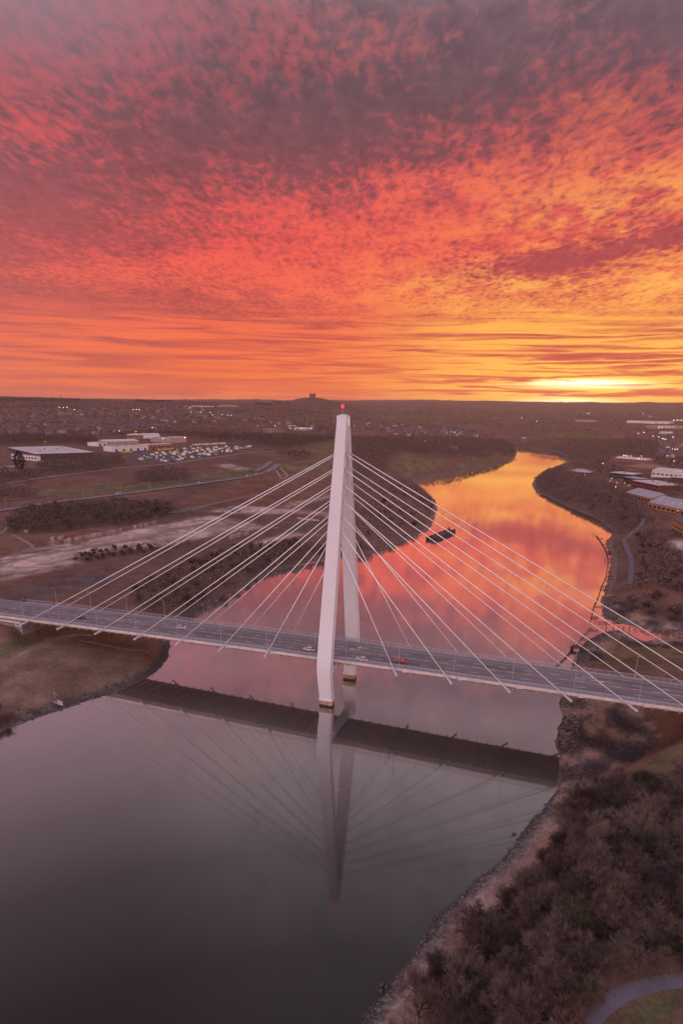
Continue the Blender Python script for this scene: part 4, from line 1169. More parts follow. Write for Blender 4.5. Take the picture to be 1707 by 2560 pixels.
# ================================================================== trees and shrubs, bare in winter
npr = np.random.default_rng(11)
def grow(seed, H, spread, levels, kids, stems, base_r, tw, droop=0.0, trunk_h=0.25):
    """bare branching plant -> (thick segments, twig segments) as arrays p0,p1,r0,r1"""
    rg = np.random.default_rng(seed)
    thick, twig = [], []
    def rec(p, d, L, r, lev):
        n = 2 if lev < levels - 1 else 1
        pts = [p]
        for i in range(n):
            dd = d + rg.normal(0, 0.16, 3); dd[2] += 0.10 - droop * lev * 0.1; dd /= np.linalg.norm(dd)
            q = pts[-1] + dd * L / n
            (thick if lev < 2 else twig).append((pts[-1], q, r * (1 - 0.35 * i / n), r * (1 - 0.35 * (i + 1) / n)))
            pts.append(q); d = dd
        if lev == levels - 1: return
        for k in range(kids[lev]):
            t = rg.uniform(0.30, 1.0); j = min(int(t * n), n - 1); f_ = t * n - j
            o = pts[j] * (1 - f_) + pts[j + 1] * f_
            a = rg.uniform(0, 2 * math.pi); ang = rg.uniform(0.45, 1.05)
            u = np.cross(d, [0.3, 0.5, 0.8]); u /= np.linalg.norm(u); w = np.cross(d, u)
            nd = d * math.cos(ang) + (u * math.cos(a) + w * math.sin(a)) * math.sin(ang)
            rec(o, nd / np.linalg.norm(nd), L * rg.uniform(0.52, 0.74), r * 0.55, lev + 1)
    for s in range(stems):
        a = rg.uniform(0, 2 * math.pi); ti = rg.uniform(0.05, spread) if stems > 1 else 0.05
        d = np.array([math.cos(a) * ti, math.sin(a) * ti, 1.0]); d /= np.linalg.norm(d)
        rec(np.array([math.cos(a) * 0.25 * (stems > 1), math.sin(a) * 0.25 * (stems > 1), -0.3]), d, H * (0.42 if stems == 1 else 0.40) * rg.uniform(0.85, 1.15), base_r, 0)
    tw_ = [(a, b_, max(r0, tw), max(r1 * 0.4, tw * 0.35)) for a, b_, r0, r1 in twig]
    return thick, tw_
def seg_mesh(name, segs, m_):
    A = np.array([s[0] for s in segs]); B = np.array([s[1] for s in segs]); r0 = np.array([s[2] for s in segs]); r1 = np.array([s[3] for s in segs])
    d = B - A; d /= np.linalg.norm(d, axis=1)[:, None] + 1e-9
    u = np.cross(d, np.array([0.31, 0.52, 0.79])); u /= np.linalg.norm(u, axis=1)[:, None] + 1e-9
    w = np.cross(d, u)
    V = []
    for P, r in ((A, r0), (B, r1)):
        for k in range(3):
            t = 2 * math.pi * k / 3
            V.append(P + (u * math.cos(t) + w * math.sin(t)) * r[:, None])
    V = np.stack(V, 1)                      # n,6,3
    n = len(A); base = np.arange(n)[:, None, None] * 6
    q = np.array([[0, 1, 4], [0, 4, 3], [1, 2, 5], [1, 5, 4], [2, 0, 3], [2, 3, 5]])[None]
    return tri_mesh(name, V.reshape(-1, 3), (base + q).reshape(-1, 3), m_)
def twigmat(name, c, c2):
    M = bpy.data.materials.new(name); M.use_nodes = True
    q = NT(M.node_tree); b = M.node_tree.nodes['Principled BSDF']
    pos = q.n('ShaderNodeNewGeometry').outputs['Position']
    rn = q.n('ShaderNodeObjectInfo').outputs['Random']
    f = q.add(q.mul(q.noise(pos, 0.5, 3, 0.6), 0.8), q.mul(rn, 0.5))
    q.put(b.inputs['Base Color'], q.mix(q.smooth(f, 0.35, 0.95), c, c2))
    b.inputs['Roughness'].default_value = 0.9; b.inputs['Specular IOR Level'].default_value = 0.1
    MATS[name] = M
    return M
BARK = mat('bark', (.075, .055, .048), 0.95, 0.3, 1.5)
TW_P = twigmat('twigs_purple_grey', (.128, .086, .074), (.195, .138, .116))
TW_R = twigmat('twigs_red_brown', (.130, .068, .063), (.180, .100, .090))
TW_G = twigmat('twigs_golden', (.17, .105, .040), (.23, .145, .055))
TW_O = twigmat('twigs_olive_ivy', (.060, .056, .030), (.090, .080, .044))
TW_D = twigmat('twigs_dark', (.070, .048, .042), (.108, .074, .064))
TW_B = twigmat('twigs_bank', (.110, .070, .064), (.160, .104, .092))

def plant_protos(tag_, seeds, args, m_):
    out = []
    for s in seeds:
        th, tw = grow(s, **args)
        out.append((seg_mesh('stems', th, BARK), seg_mesh('crown', tw, m_)))
    return out
NEARA = dict(H=5.6, spread=1.05, levels=4, kids=[7, 9, 8], stems=8, base_r=0.07, tw=0.016)
NEARB = dict(H=7.5, spread=0.6, levels=5, kids=[7, 6, 6, 5], stems=1, base_r=0.16, tw=0.018)
SHR = {'P': plant_protos('p', (1, 2, 3), NEARA, TW_P), 'R': plant_protos('r', (4, 5), NEARA, TW_R), 'G': plant_protos('g', (6,), NEARA, TW_G),
       'O': plant_protos('o', (7, 8), dict(NEARA, kids=[7, 9, 8]), TW_O), 'T': plant_protos('t', (9, 10), NEARB, TW_P), 'D': plant_protos('d', (12, 13), NEARA, TW_D)}
MID = {'B': plant_protos('b', (21, 22, 23), dict(H=9.5, spread=0.5, levels=4, kids=[9, 9, 7], stems=1, base_r=0.17, tw=0.05), TW_B),
       'M': plant_protos('m', (24, 25), dict(H=8.5, spread=0.7, levels=4, kids=[7, 8, 6], stems=4, base_r=0.10, tw=0.05), TW_D),
       'Q': plant_protos('q', (26,), dict(H=9.0, spread=0.7, levels=4, kids=[7, 8, 6], stems=2, base_r=0.12, tw=0.05), TW_R)}

def scatter(outline, spacing, nmax, jitter=None, world=False):
    P = np.array(outline, float) if world else drop(outline)[:, :2]
    lo, hi = P.min(0), P.max(0)
    pts, cell = [], {}
    tries = int(12 * (hi - lo).prod() / spacing ** 2) + 200
    tries = min(tries, 60000)
    X = npr.uniform(lo[0], hi[0], tries); Y = npr.uniform(lo[1], hi[1], tries)
    k = pip(X, Y, P); X, Y = X[k], Y[k]
    for x, y in zip(X, Y):
        c = (int(x // spacing), int(y // spacing))
        ok = True
        for i in (-1, 0, 1):
            for j in (-1, 0, 1):
                for (a, b_) in cell.get((c[0] + i, c[1] + j), ()):
                    if (a - x) ** 2 + (b_ - y) ** 2 < spacing ** 2: ok = False; break
        if ok:
            cell.setdefault(c, []).append((x, y)); pts.append((x, y))
            if len(pts) >= nmax: break
    return np.array(pts)
def place(pts, fam, weights, name, labels, group, smin, smax, cat, zscale=(0.85, 1.15), part='stems'):
    z = land(pts[:, 0], pts[:, 1])
    keys = list(weights)
    for (x, y), zz_ in zip(pts, z):
        if zz_ < 0.5: continue
        k = rnd.choices(keys, [weights[a] for a in keys])[0]
        st, cr = rnd.choice(fam[k])
        s = rnd.uniform(smin, smax)
        lb = labels[k](x, y) if callable(labels[k]) else labels[k]
        t = thing(name, lb, cat, (x, y, zz_ - 0.1), rnd.uniform(0, 6.28), group)
        t.scale = (s, s, s * rnd.uniform(*zscale))
        obj(part, st, t); obj('crown', cr, t)

# the thicket on the near bank
TH_OUT = [(1425, 2010), (1470, 1985), (1540, 1955), (1590, 1945), (1640, 1965), (1707, 1950), (1780, 2000), (1780, 2425), (1680, 2428), (1590, 2448), (1520, 2480), (1470, 2520), (1430, 2570), (1400, 2640),
          (1010, 2640), (1020, 2560), (1055, 2500), (1125, 2410), (1195, 2330), (1270, 2262), (1340, 2190), (1395, 2100)]
pts = scatter(TH_OUT, 4.1, 290)
lab = {'P': 'leafless purple-grey shrub in the dense thicket on the near bank', 'R': 'leafless red-brown shrub in the dense thicket on the near bank', 'G': 'golden-twigged shrub standing out in the near thicket',
       'O': 'dark green ivy-clad shrub in the near thicket', 'T': 'bare pale-branched tree rising from the near thicket', 'D': 'dark leafless shrub in the near thicket'}
_far, _fp = np.array([on_level(x, y, 4)[:2] for x, y in ((1500, 1990), (1640, 1980), (1700, 2080))]), np.array([on_level(x, y, 12)[:2] for x, y in ((1440, 2560), (1520, 2490), (1640, 2440), (1707, 2430))])
_bch = np.array([on_level(x, y, 2)[:2] for x, y in ((1380, 2060), (1300, 2170), (1200, 2260), (1110, 2370), (1040, 2470), (990, 2560))])
def where(x, y):
    d = [np.hypot(*(P_ - (x, y)).T).min() for P_ in (_far, _fp, _bch)]
    if min(d) > 13: return 'in the middle of the near thicket'
    return ['at the bridge end of the near thicket', 'on the footpath edge of the near thicket', 'on the beach edge of the near thicket'][int(np.argmin(d))]
lab = {k_: (lambda x, y, s_=s_: s_ + ' ' + where(x, y)) for k_, s_ in (('P', 'leafless grey-brown shrub'), ('R', 'leafless red-brown shrub'), ('G', 'golden shrub'), ('O', 'dark green ivy-clad shrub'), ('T', 'bare pale-branched tree'), ('D', 'dark leafless shrub'))}
place(pts, SHR, {'P': 12, 'R': 3, 'T': 3, 'D': 6, 'O': 0.8}, 'bare_shrub', lab, 'shrubs of the near thicket', 0.95, 1.9, 'shrub')
g1 = drop([(1350, 2190), (1385, 2195), (1410, 2200), (1460, 2170), (1480, 2190), (1465, 2205)])
for p in g1:
    st, cr = SHR['G'][0]
    t = thing('golden_shrub', 'golden-twigged shrub in the bright patch of the near thicket', 'shrub', (p[0], p[1], p[2]), rnd.uniform(0, 6), 'golden shrubs in the thicket')
    t.scale = (0.8, 0.8, 0.8); obj('stems', st, t); obj('crown', cr, t)

# trees on the opposite banks and slopes
labm = lambda where: {'B': 'bare brown tree %s' % where, 'M': 'dark many-stemmed bare tree %s' % where, 'Q': 'reddish bare tree %s' % where}
W3 = {'B': 5, 'M': 3, 'Q': 2}
bank = [(395, 1535), (440, 1540), (500, 1505), (600, 1452), (690, 1418), (780, 1394), (830, 1385), (830, 1366), (720, 1362), (640, 1372), (560, 1388), (480, 1412), (400, 1440), (350, 1470), (340, 1510)]
place(scatter(bank, 6.5, 75), MID, W3, 'bare_tree', labm('on the far bank slope behind the stays'), 'trees on the bank slope behind the stays', 0.7, 1.1, 'tree')
place(scatter([(900, 1375), (960, 1360), (1030, 1330), (1075, 1295), (1080, 1255), (1040, 1225), (1005, 1205), (960, 1240), (920, 1300), (900, 1340)], 9.0, 40), MID, W3, 'bare_tree', labm('on the spur across the river beside the pylon'), 'trees on the spur across the river', 0.6, 1.0, 'tree')
place(scatter([(20, 1305), (60, 1278), (150, 1268), (280, 1258), (340, 1262), (425, 1268), (435, 1282), (380, 1300), (300, 1312), (220, 1322), (150, 1332), (30, 1336)], 7.5, 75), MID, {'B': 3, 'M': 5, 'Q': 2}, 'bare_tree',
      labm('in the copse above the graffiti wall'), 'trees of the copse above the graffiti wall', 0.75, 1.25, 'tree')
place(scatter([(170, 1400), (240, 1378), (310, 1370), (380, 1366), (390, 1378), (300, 1392), (220, 1408)], 6.0, 26), MID, {'M': 1}, 'bare_shrub', {'M': 'dark bush in the line between the two old slabs'}, 'bushes between the slabs', 0.4, 0.65, 'shrub')
place(scatter([(1345, 1222), (1336, 1205), (1370, 1180), (1440, 1195), (1530, 1222), (1575, 1255), (1610, 1290), (1590, 1310), (1560, 1335), (1530, 1310), (1460, 1272), (1380, 1238)], 10.0, 60), MID, W3, 'bare_tree',
      labm('on the wooded point before the business park'), 'trees on the wooded point', 0.75, 1.15, 'tree')
place(scatter([(1590, 1350), (1640, 1330), (1665, 1370), (1707, 1410), (1740, 1420), (1740, 1545), (1620, 1535), (1570, 1510), (1585, 1470), (1597, 1420), (1590, 1380)], 8.0, 50), MID, {'B': 2, 'M': 6, 'Q': 1}, 'bare_tree',
      labm('in the dark copse beside the riverside path'), 'trees of the copse beside the riverside path', 0.65, 1.0, 'tree')
place(scatter([(0, 1770), (25, 1785), (30, 1812), (0, 1822), (-40, 1830), (-40, 1780)], 4.0, 8), SHR, {'R': 1, 'D': 1}, 'bare_shrub', {'R': 'reddish bush at the meadow edge, left picture border', 'D': 'dark bush at the meadow edge, left picture border'}, 'bushes at the meadow edge', 0.8, 1.1, 'shrub')
p = D1(52, 1174)
ev = thing('evergreen_tree', 'lone dark evergreen before the huge factory', 'tree', p)
tv = [];
for i in range(900):
    a, h_ = rnd.uniform(0, 6.28), rnd.random(); rr_ = 7.5 * math.sin(math.pi * (0.12 + 0.85 * h_)) ** 0.8 * rnd.uniform(0.5, 1); c_ = np.array([rr_ * math.cos(a), rr_ * math.sin(a), 1 + 21 * h_])
    dd = npr.normal(0, 1, 3); tv.append((c_, c_ + dd / np.linalg.norm(dd) * 1.6, 0.35, 0.1))
obj('trunk', MB().tube((0, 0, -1), (0, 0, 18), 0.5, 0.2, 7).me('trunk', BARK), ev)
obj('crown', seg_mesh('crown', tv, mat('evergreen_needles', (.018, .022, .014), 0.95, 0.3, 0.6)), ev)

# woods and hedges too far off to count: one mass each, every crown a tuft of twig blades on a stem
def tuft(seed, n=46):
    rg = np.random.default_rng(seed); V = []
    for i in range(n):
        th = rg.uniform(0, 2 * math.pi); ph = math.acos(rg.uniform(-0.35, 1)); r = rg.uniform(0.55, 1.0)
        c = np.array([math.sin(ph) * math.cos(th), math.sin(ph) * math.sin(th), math.cos(ph) * 0.9]) * r * 0.42
        d = c / (np.linalg.norm(c) + 1e-9) + rg.normal(0, 0.5, 3); d /= np.linalg.norm(d)
        s = np.cross(d, rg.normal(0, 1, 3)); s /= np.linalg.norm(s)
        L = rg.uniform(0.12, 0.26); w = rg.uniform(0.03, 0.06)
        c = c + np.array([0, 0, 0.58])
        V += [c - s * w, c + s * w, c + d * L]
    V += [np.array([-.02, 0, -.1]), np.array([.02, 0, -.1]), np.array([0, 0, .6])]
    return np.array(V)
TUFTS = [tuft(100 + i) for i in range(6)]
def wood(name, label, outlines, spacing, hmin, hmax, m_, nmax=2500):
    Vs = []
    for o_ in outlines:
        pts = scatter(o_, spacing, nmax)
        if not len(pts): continue
        z = land(pts[:, 0], pts[:, 1])
        for (x, y), zz_ in zip(pts, z):
            if zz_ < 0.6: continue
            h_ = rnd.uniform(hmin, hmax); a = rnd.uniform(0, 6.28); c_, s_ = math.cos(a), math.sin(a)
            T = TUFTS[rnd.randrange(6)]
            w_ = h_ * rnd.uniform(0.8, 1.3)
            Vs.append(np.stack([x + (T[:, 0] * c_ - T[:, 1] * s_) * w_, y + (T[:, 0] * s_ + T[:, 1] * c_) * w_, zz_ - 0.3 + T[:, 2] * h_], 1))
    V = np.concatenate(Vs); n = len(V) // 3
    o = obj(name, tri_mesh(name, V, np.arange(n * 3).reshape(-1, 3), m_))
    return tag(o, label, kind='stuff')
wood('distant_woodland', 'dark bare wood round the factory and along the railway', [[(100, 1168), (236, 1152), (300, 1150), (310, 1166), (230, 1182), (110, 1190)], [(0, 1176), (100, 1190), (90, 1202), (0, 1212)], [(0, 1235), (70, 1232), (100, 1248), (30, 1255), (0, 1258)],
     [(340, 1190), (400, 1180), (470, 1186), (470, 1204), (400, 1212), (340, 1210)], [(-10, 1118), (30, 1112), (90, 1110), (240, 1112), (240, 1096), (0, 1094)]], 7, 7, 11, TW_D)
wood('distant_woodland', 'wide bare wood behind the vehicle yard', [[(240, 1094), (420, 1086), (560, 1090), (720, 1092), (830, 1094), (830, 1104), (760, 1120), (700, 1126), (620, 1108), (470, 1098), (400, 1092), (300, 1094)], [(690, 1142), (740, 1136), (790, 1146), (740, 1152)]], 10, 8, 13, TW_D)
wood('distant_woodland', 'bare wood on the bank below the village', [[(880, 1100), (960, 1096), (1100, 1100), (1250, 1104), (1280, 1120), (1285, 1142), (1240, 1146), (1130, 1150), (1060, 1142), (1000, 1128), (960, 1150), (960, 1185), (900, 1200), (880, 1150)]], 10, 8, 13, TW_B)
wood('distant_woodland', 'bare wood on the flat land beyond the river bend', [[(1320, 1104), (1440, 1104), (1560, 1104), (1580, 1125), (1520, 1150), (1500, 1175), (1440, 1178), (1425, 1160), (1420, 1140), (1380, 1122), (1310, 1114)], [(1560, 1100), (1640, 1108), (1640, 1150), (1580, 1140)]], 11, 8, 13, TW_B)
wood('distant_woodland', 'trees among the business park roofs', [[(1640, 1205), (1707, 1215), (1740, 1270), (1660, 1250), (1600, 1232)], [(1480, 1175), (1540, 1170), (1560, 1190), (1500, 1192)], [(1640, 1150), (1720, 1150), (1720, 1180), (1640, 1168)], [(1540, 1250), (1600, 1262), (1660, 1300), (1670, 1330), (1620, 1320), (1580, 1290)]], 11, 6, 9, TW_D)
wood('distant_woodland', 'trees and hedges scattered over the far hillsides', [[(0, 1004), (240, 1004), (440, 1006), (700, 1010), (830, 1020), (830, 1090), (440, 1092), (200, 1096), (0, 1096)]], 26, 8, 12, TW_D, 3600)
wood('distant_woodland', 'hedges and copses of the far plain', [[(870, 1024), (1100, 1024), (1400, 1030), (1720, 1034), (1720, 1100), (1400, 1100), (1200, 1066), (870, 1060)]], 55, 9, 14, TW_D, 2600)
wood('skyline_trees', 'line of trees along the left skyline', [[(0, 1000), (60, 999), (130, 999), (200, 1001), (200, 1006), (0, 1006)], [(340, 1004), (430, 1004), (430, 1008), (340, 1008)], [(640, 1006), (700, 1008), (700, 1012), (640, 1012)]], 14, 8, 13, TW_D, 500)

# undergrowth that closes the gaps between the bank trees
wood('bank_scrub', 'low bare scrub filling the bank slope behind the stays', [bank], 3.2, 3.0, 6.5, TW_B, 1500)
wood('bank_scrub', 'low bare scrub of the copse above the graffiti wall', [[(20, 1305), (60, 1278), (150, 1268), (280, 1258), (340, 1262), (425, 1268), (435, 1282), (380, 1300), (300, 1312), (220, 1322), (150, 1332), (30, 1336)]], 3.6, 4.0, 8.0, TW_D, 1400)
wood('bank_scrub', 'bare scrub covering the wooded point and the riverside copse', [[(1345, 1222), (1336, 1205), (1370, 1180), (1440, 1192), (1530, 1215), (1575, 1250), (1610, 1290), (1590, 1310), (1560, 1335), (1530, 1312), (1460, 1274), (1380, 1240)],
     [(1590, 1350), (1640, 1330), (1665, 1370), (1707, 1410), (1740, 1420), (1740, 1548), (1620, 1538), (1565, 1512), (1585, 1470), (1597, 1420), (1590, 1380)]], 4.0, 4.0, 8.5, TW_B, 1800)
wood('bank_scrub', 'bare scrub on the spur across the river', [[(860, 1385), (960, 1362), (1030, 1332), (1078, 1295), (1084, 1262), (1050, 1228), (1005, 1203), (960, 1200), (900, 1215), (880, 1300)]], 6.0, 3.5, 8.0, TW_B, 1400)
wood('bank_scrub', 'low bushes in line between the two old slabs', [[(170, 1402), (240, 1378), (310, 1370), (380, 1364), (480, 1356), (480, 1366), (390, 1380), (300, 1392), (220, 1408)]], 3.5, 2.0, 4.0, TW_D, 400)

wood('scattered_scrub', 'small bushes dotted over the red slope and rough ground', [[(440, 1262), (640, 1200), (830, 1185), (830, 1260), (700, 1330), (560, 1345), (440, 1300)], [(0, 1290), (420, 1240), (640, 1190), (640, 1200), (430, 1262), (0, 1330)], [(0, 1195), (300, 1170), (640, 1135), (640, 1170), (400, 1205), (0, 1250)],
     [(210, 1430), (420, 1372), (640, 1335), (640, 1360), (480, 1405), (330, 1470), (240, 1500)]], 8.5, 0.8, 2.4, TW_B, 900)
wood('scattered_scrub', 'low bramble patches on the mud-side land under the far stays', [[(1460, 1615), (1560, 1590), (1700, 1612), (1700, 1670), (1560, 1655), (1450, 1645)], [(1510, 1480), (1560, 1470), (1580, 1520), (1707, 1550), (1600, 1550), (1515, 1530)], [(1540, 1350), (1555, 1380), (1570, 1450), (1530, 1450), (1525, 1390)]], 3.6, 0.5, 1.5, TW_B, 500)
wood('scattered_scrub', 'tussocks and dead docks on the meadow', [[(0, 1620), (100, 1600), (250, 1600), (410, 1640), (380, 1680), (250, 1730), (0, 1812)]], 3.4, 0.3, 0.8, TW_B, 900)
wood('bank_scrub', 'scrub carrying the near thicket on past the picture edge', [[(1790, 1960), (2300, 1990), (2500, 2500), (1790, 2420)]], 4.2, 4.0, 7.0, TW_P, 500)
wood('bank_scrub', 'scrub on the rising ground past the right end of the bridge', [[(1760, 1420), (2300, 1460), (2400, 1640), (1760, 1560)], [(1760, 1300), (2200, 1330), (2200, 1420), (1760, 1400)]], 8.0, 5.0, 9.0, TW_D, 500)
wood('bank_scrub', 'scrub beyond the left picture edge', [[(-60, 1280), (-500, 1330), (-500, 1400), (-60, 1345)], [(-60, 1180), (-500, 1200), (-500, 1260), (-60, 1240)]], 9.0, 5.0, 9.0, TW_D, 500)

# ================================================================== vehicles
TYRE = mat('tyre_rubber', (.02, .02, .02), 0.9, 0.1, 3)
RIM = mat('wheel_rim', (.35, .35, .36), 0.4, 0.1, 3, metal=0.6)
CGLASS = mat('car_glass', (.012, .012, .016), 0.08, 0.05, 1, 0.7)
HEADL = mat('headlight_lit', (1, .95, .8), 0.3, emit=((1, .85, .65), 0.25))
TAILL = mat('tail_light', (.5, .02, .02), 0.3, emit=((1, .04, .03), 0.03))
def paint(nm, c): return mat('car_paint_' + nm, c, 0.25, 0.04, 1.0, 0.5)
def car_meshes(L=4.4, W=1.8, H=1.48, hood=0.27, tail=0.12):
    """body shell with wheel-high sills, and glasshouse; nose towards +X"""
    xs = [-L / 2, -L / 2 + 0.12, -L / 2 + L * tail, -L * 0.05, L / 2 - L * hood, L / 2 - 0.25, L / 2 - 0.05, L / 2]
    belt = [0.62, 0.82, 0.92, 0.93, 0.90, 0.74, 0.62, 0.52]
    wid = [0.80, 0.92, 0.98, 1.0, 0.99, 0.93, 0.84, 0.72]
    rings = []
    for x, zb, w in zip(xs, belt, wid):
        h = W / 2 * w
        rings.append([(x, -h * 0.94, 0.24), (x, -h, 0.42), (x, -h, zb - 0.10), (x, -h * 0.88, zb), (x, h * 0.88, zb), (x, h, zb - 0.10), (x, h, 0.42), (x, h * 0.94, 0.24)])
    b = MB().loft([r[::-1] for r in rings])
    gx = [(-L / 2 + 0.25, 0.90, 0.80), (-L / 2 + 0.75, H - 0.08, 0.70), (-L * 0.02, H, 0.70), (L * 0.10, H - 0.06, 0.69), (L / 2 - L * hood + 0.12, 0.90, 0.80)]
    gr = []
    for x, zt, w in gx:
        h = W / 2 * w
        gr.append([(x, -W / 2 * 0.86, 0.88), (x, -h * 0.97, max(zt - 0.05, 0.885)), (x, h * 0.97, max(zt - 0.05, 0.885)), (x, W / 2 * 0.86, 0.88)])
    g_ = MB().loft([r[::-1] for r in gr])
    rf = MB().loft([[(x, -W / 2 * 0.66, z), (x, W / 2 * 0.66, z), (x, W / 2 * 0.60, z + 0.045), (x, -W / 2 * 0.60, z + 0.045)] for x, z in ((-L / 2 + 0.72, H - 0.13), (-L * 0.02, H - 0.055), (L * 0.10, H - 0.11))])
    return b, g_, rf
def wheel_me():
    t = MB().tube((0, -0.11, 0), (0, 0.11, 0), 0.32, 0.32, 14)
    r = MB().tube((0, -0.115, 0), (0, 0.115, 0), 0.19, 0.19, 10)
    return t.me('tyre', TYRE), r.me('rim', RIM)
WT, WR_ = wheel_me()
def make_car(label, p, rot, pm, lit=False, group=None, van=False, L=4.4, name='car'):
    t = thing(name, label, 'car' if not van else 'van', p, rot, group)
    if van:
        W, H = 1.95, 2.15
        L = 5.2
        rings = []
        for x, zt, w in ((-L / 2, H - 0.1, .96), (-L / 2 + .15, H, 1), (L / 2 - 1.5, H, 1), (L / 2 - 0.95, 1.25, .98), (L / 2 - 0.1, 1.0, .92), (L / 2, 0.7, .86)):
            h = W / 2 * w
            rings.append([(x, -h, 0.28), (x, -h, zt - .12), (x, -h * .9, zt), (x, h * .9, zt), (x, h, zt - .12), (x, h, 0.28)])
        body = MB().loft([r[::-1] for r in rings]).build('body', pm, t)
        MB().add([(L / 2 - 1.46, -.85, H - .12), (L / 2 - 1.46, .85, H - .12), (L / 2 - 0.93, .85, 1.30), (L / 2 - 0.93, -.85, 1.30)], [(0, 3, 2, 1)]).build('windscreen', CGLASS, t)
    else:
        b, g_, rf = car_meshes(L)
        body = b.build('body', pm, t); g_.build('windows', CGLASS, t); rf.build('roof', pm, t)
    for sx in (-1, 1):
        for sy in (-1, 1):
            w = obj('wheel', WT, t, (sx * L * 0.30, sy * 0.82, 0.32)); obj('rim', WR_, w)
    for sy in (-1, 1):
        MB().box(L / 2 - 0.12, L / 2 + 0.01, sy * .62 - .16, sy * .62 + .16, 0.58, 0.70).build('headlight', HEADL if lit else WALLW, t)
        MB().box(-L / 2 - 0.012, -L / 2 + 0.1, sy * .66 - .14, sy * .66 + .14, 0.64, 0.80).build('tail_light', TAILL, t)
    return t
def deck_car(label, px, py, pm, heading, van=False):
    x, y, _ = on_level(px, py, 18.1)
    make_car(label, (x, y, 18.115 - 0.0141 * abs(y) + dz_(x)), 0 if heading > 0 else math.pi, pm, False, 'cars crossing the bridge', van)
PW, PR, PD, PS, PB, PY = paint('white', (.50, .48, .49)), paint('red', (.42, .045, .04)), paint('black', (.035, .032, .04)), paint('silver', (.42, .41, .43)), paint('blue', (.09, .13, .22)), paint('yellow', (.42, .25, .05))
deck_car('white car on the bridge just left of the pylon', 771, 1625, PW, -1)
deck_car('white car on the bridge just right of the pylon', 904, 1651, PW, -1)
deck_car('red car crossing the bridge right of the pylon', 1002, 1657, PR, -1)
deck_car('white car on the far lane of the bridge, left half', 453, 1565, PS, 1)
deck_car('black car on the bridge at its left end', 203, 1535, PD, 1)
# traffic on the hillside road
def road_car(label, px, py, pm, toward):
    p = D1(px, py)
    i = int(np.argmin(np.hypot(ROADC[:, 0] - p.x, ROADC[:, 1] - p.y))); j = min(max(i, 1), len(ROADC) - 2)
    d = ROADC[j + 1] - ROADC[j - 1]; a = math.atan2(d[1], d[0])
    n = np.array([-d[1], d[0]]) / (np.linalg.norm(d) + 1e-9)
    c = ROADC[i] + n * (2.2 if toward else -2.2)
    z = land(np.array([c[0] - 2, c[0], c[0] + 2]), np.array([c[1]] * 3)).max() + 0.55
    make_car(label, (c[0], c[1], z), a + (math.pi if toward else 0), pm, True, 'cars on the hillside road')
road_car('silver car on the hillside road above the copse', 295, 1238, PS, True)
road_car('white car with lit headlights halfway along the hillside road', 498, 1209, PW, True)
road_car('white car with lit headlights last before the road junction', 629, 1192, PW, True)
road_car('pale car with lit headlights at the road junction', 651, 1187, PW, True)
road_car('red car braking at the road junction', 656, 1183, PR, False)
road_car('car with lit headlights beyond the road junction', 671, 1177, PS, True)
# the crowded yard
yard = scatter([(335, 1140), (420, 1131), (470, 1121), (560, 1117), (640, 1116), (600, 1128), (540, 1138), (430, 1156), (345, 1152)], 6.0, 150)
yard2 = scatter([(360, 1108), (420, 1110), (420, 1116), (360, 1116)], 6.0, 16)
def vmesh(L, W, H, van):
    mb = MB()
    mb.loft([[(-L / 2, -W / 2, .3), (L / 2, -W / 2, .3), (L / 2, W / 2, .3), (-L / 2, W / 2, .3)], [(-L / 2, -W / 2, 1.0), (L / 2, -W / 2, 1.0), (L / 2, W / 2, 1.0), (-L / 2, W / 2, 1.0)]], 0)
    f = 0.30 if not van else 0.44
    mb.loft([[(-L * .46, -W * .48, 1.003), (L * f, -W * .48, 1.003), (L * f, W * .48, 1.003), (-L * .46, W * .48, 1.003)], [(-L * .42, -W * .44, H - .12), (L * (f - .1), -W * .44, H - .12), (L * (f - .1), W * .44, H - .12), (-L * .42, W * .44, H - .12)]], 1 if not van else 0)
    mb.box(-L * .42, L * (f - .1), -W * .43, W * .43, H - .118, H, 0)
    if van: mb.box(L * (f - .09), L * (f - .03), -W * .4, W * .4, H * .55, H * .85, 1)
    for sx in (-1, 1):
        for sy in (-1, 1):
            mb.tube((sx * L * .3, sy * W * .40, .35), (sx * L * .3, sy * W * .505, .35), .36, .36, 8, 2)
    return mb
VM = []
for nm, pm, (L, W, H, van), wgt in (('white', PW, (6.5, 2.2, 2.7, True), 9), ('white', PW, (4.4, 1.8, 1.5, False), 5), ('dark', PD, (4.4, 1.8, 1.5, False), 6), ('silver', PS, (4.4, 1.8, 1.5, False), 5),
                                    ('blue', PB, (5.2, 2.0, 2.2, True), 3), ('yellow', PY, (7.5, 2.4, 3.0, True), 1), ('red', PR, (4.4, 1.8, 1.5, False), 1.5)):
    VM.append((nm, vmesh(L, W, H, van).me('parked_vehicle', [pm, CGLASS, TYRE]), wgt, van))
for grp, pts, wh in (('vehicles packed in the yard below the workshops', yard, 'crowded yard below the workshops'), ('vehicles parked behind the long workshop', yard2, 'small lot behind the long white workshop')):
    zv = land(pts[:, 0], pts[:, 1])
    for (x, y), z in zip(pts, zv):
        nm, me_, w_, van = rnd.choices(VM, [v[2] for v in VM])[0]
        tag(obj('parked_vehicle', me_, None, (x, y, z - 0.05), R(25) + rnd.choice([0, 0, math.pi / 2]) + rnd.uniform(-.12, .12)), 'parked %s %s in the %s' % (nm, 'van' if van else 'car', wh), 'van' if van else 'car', grp)
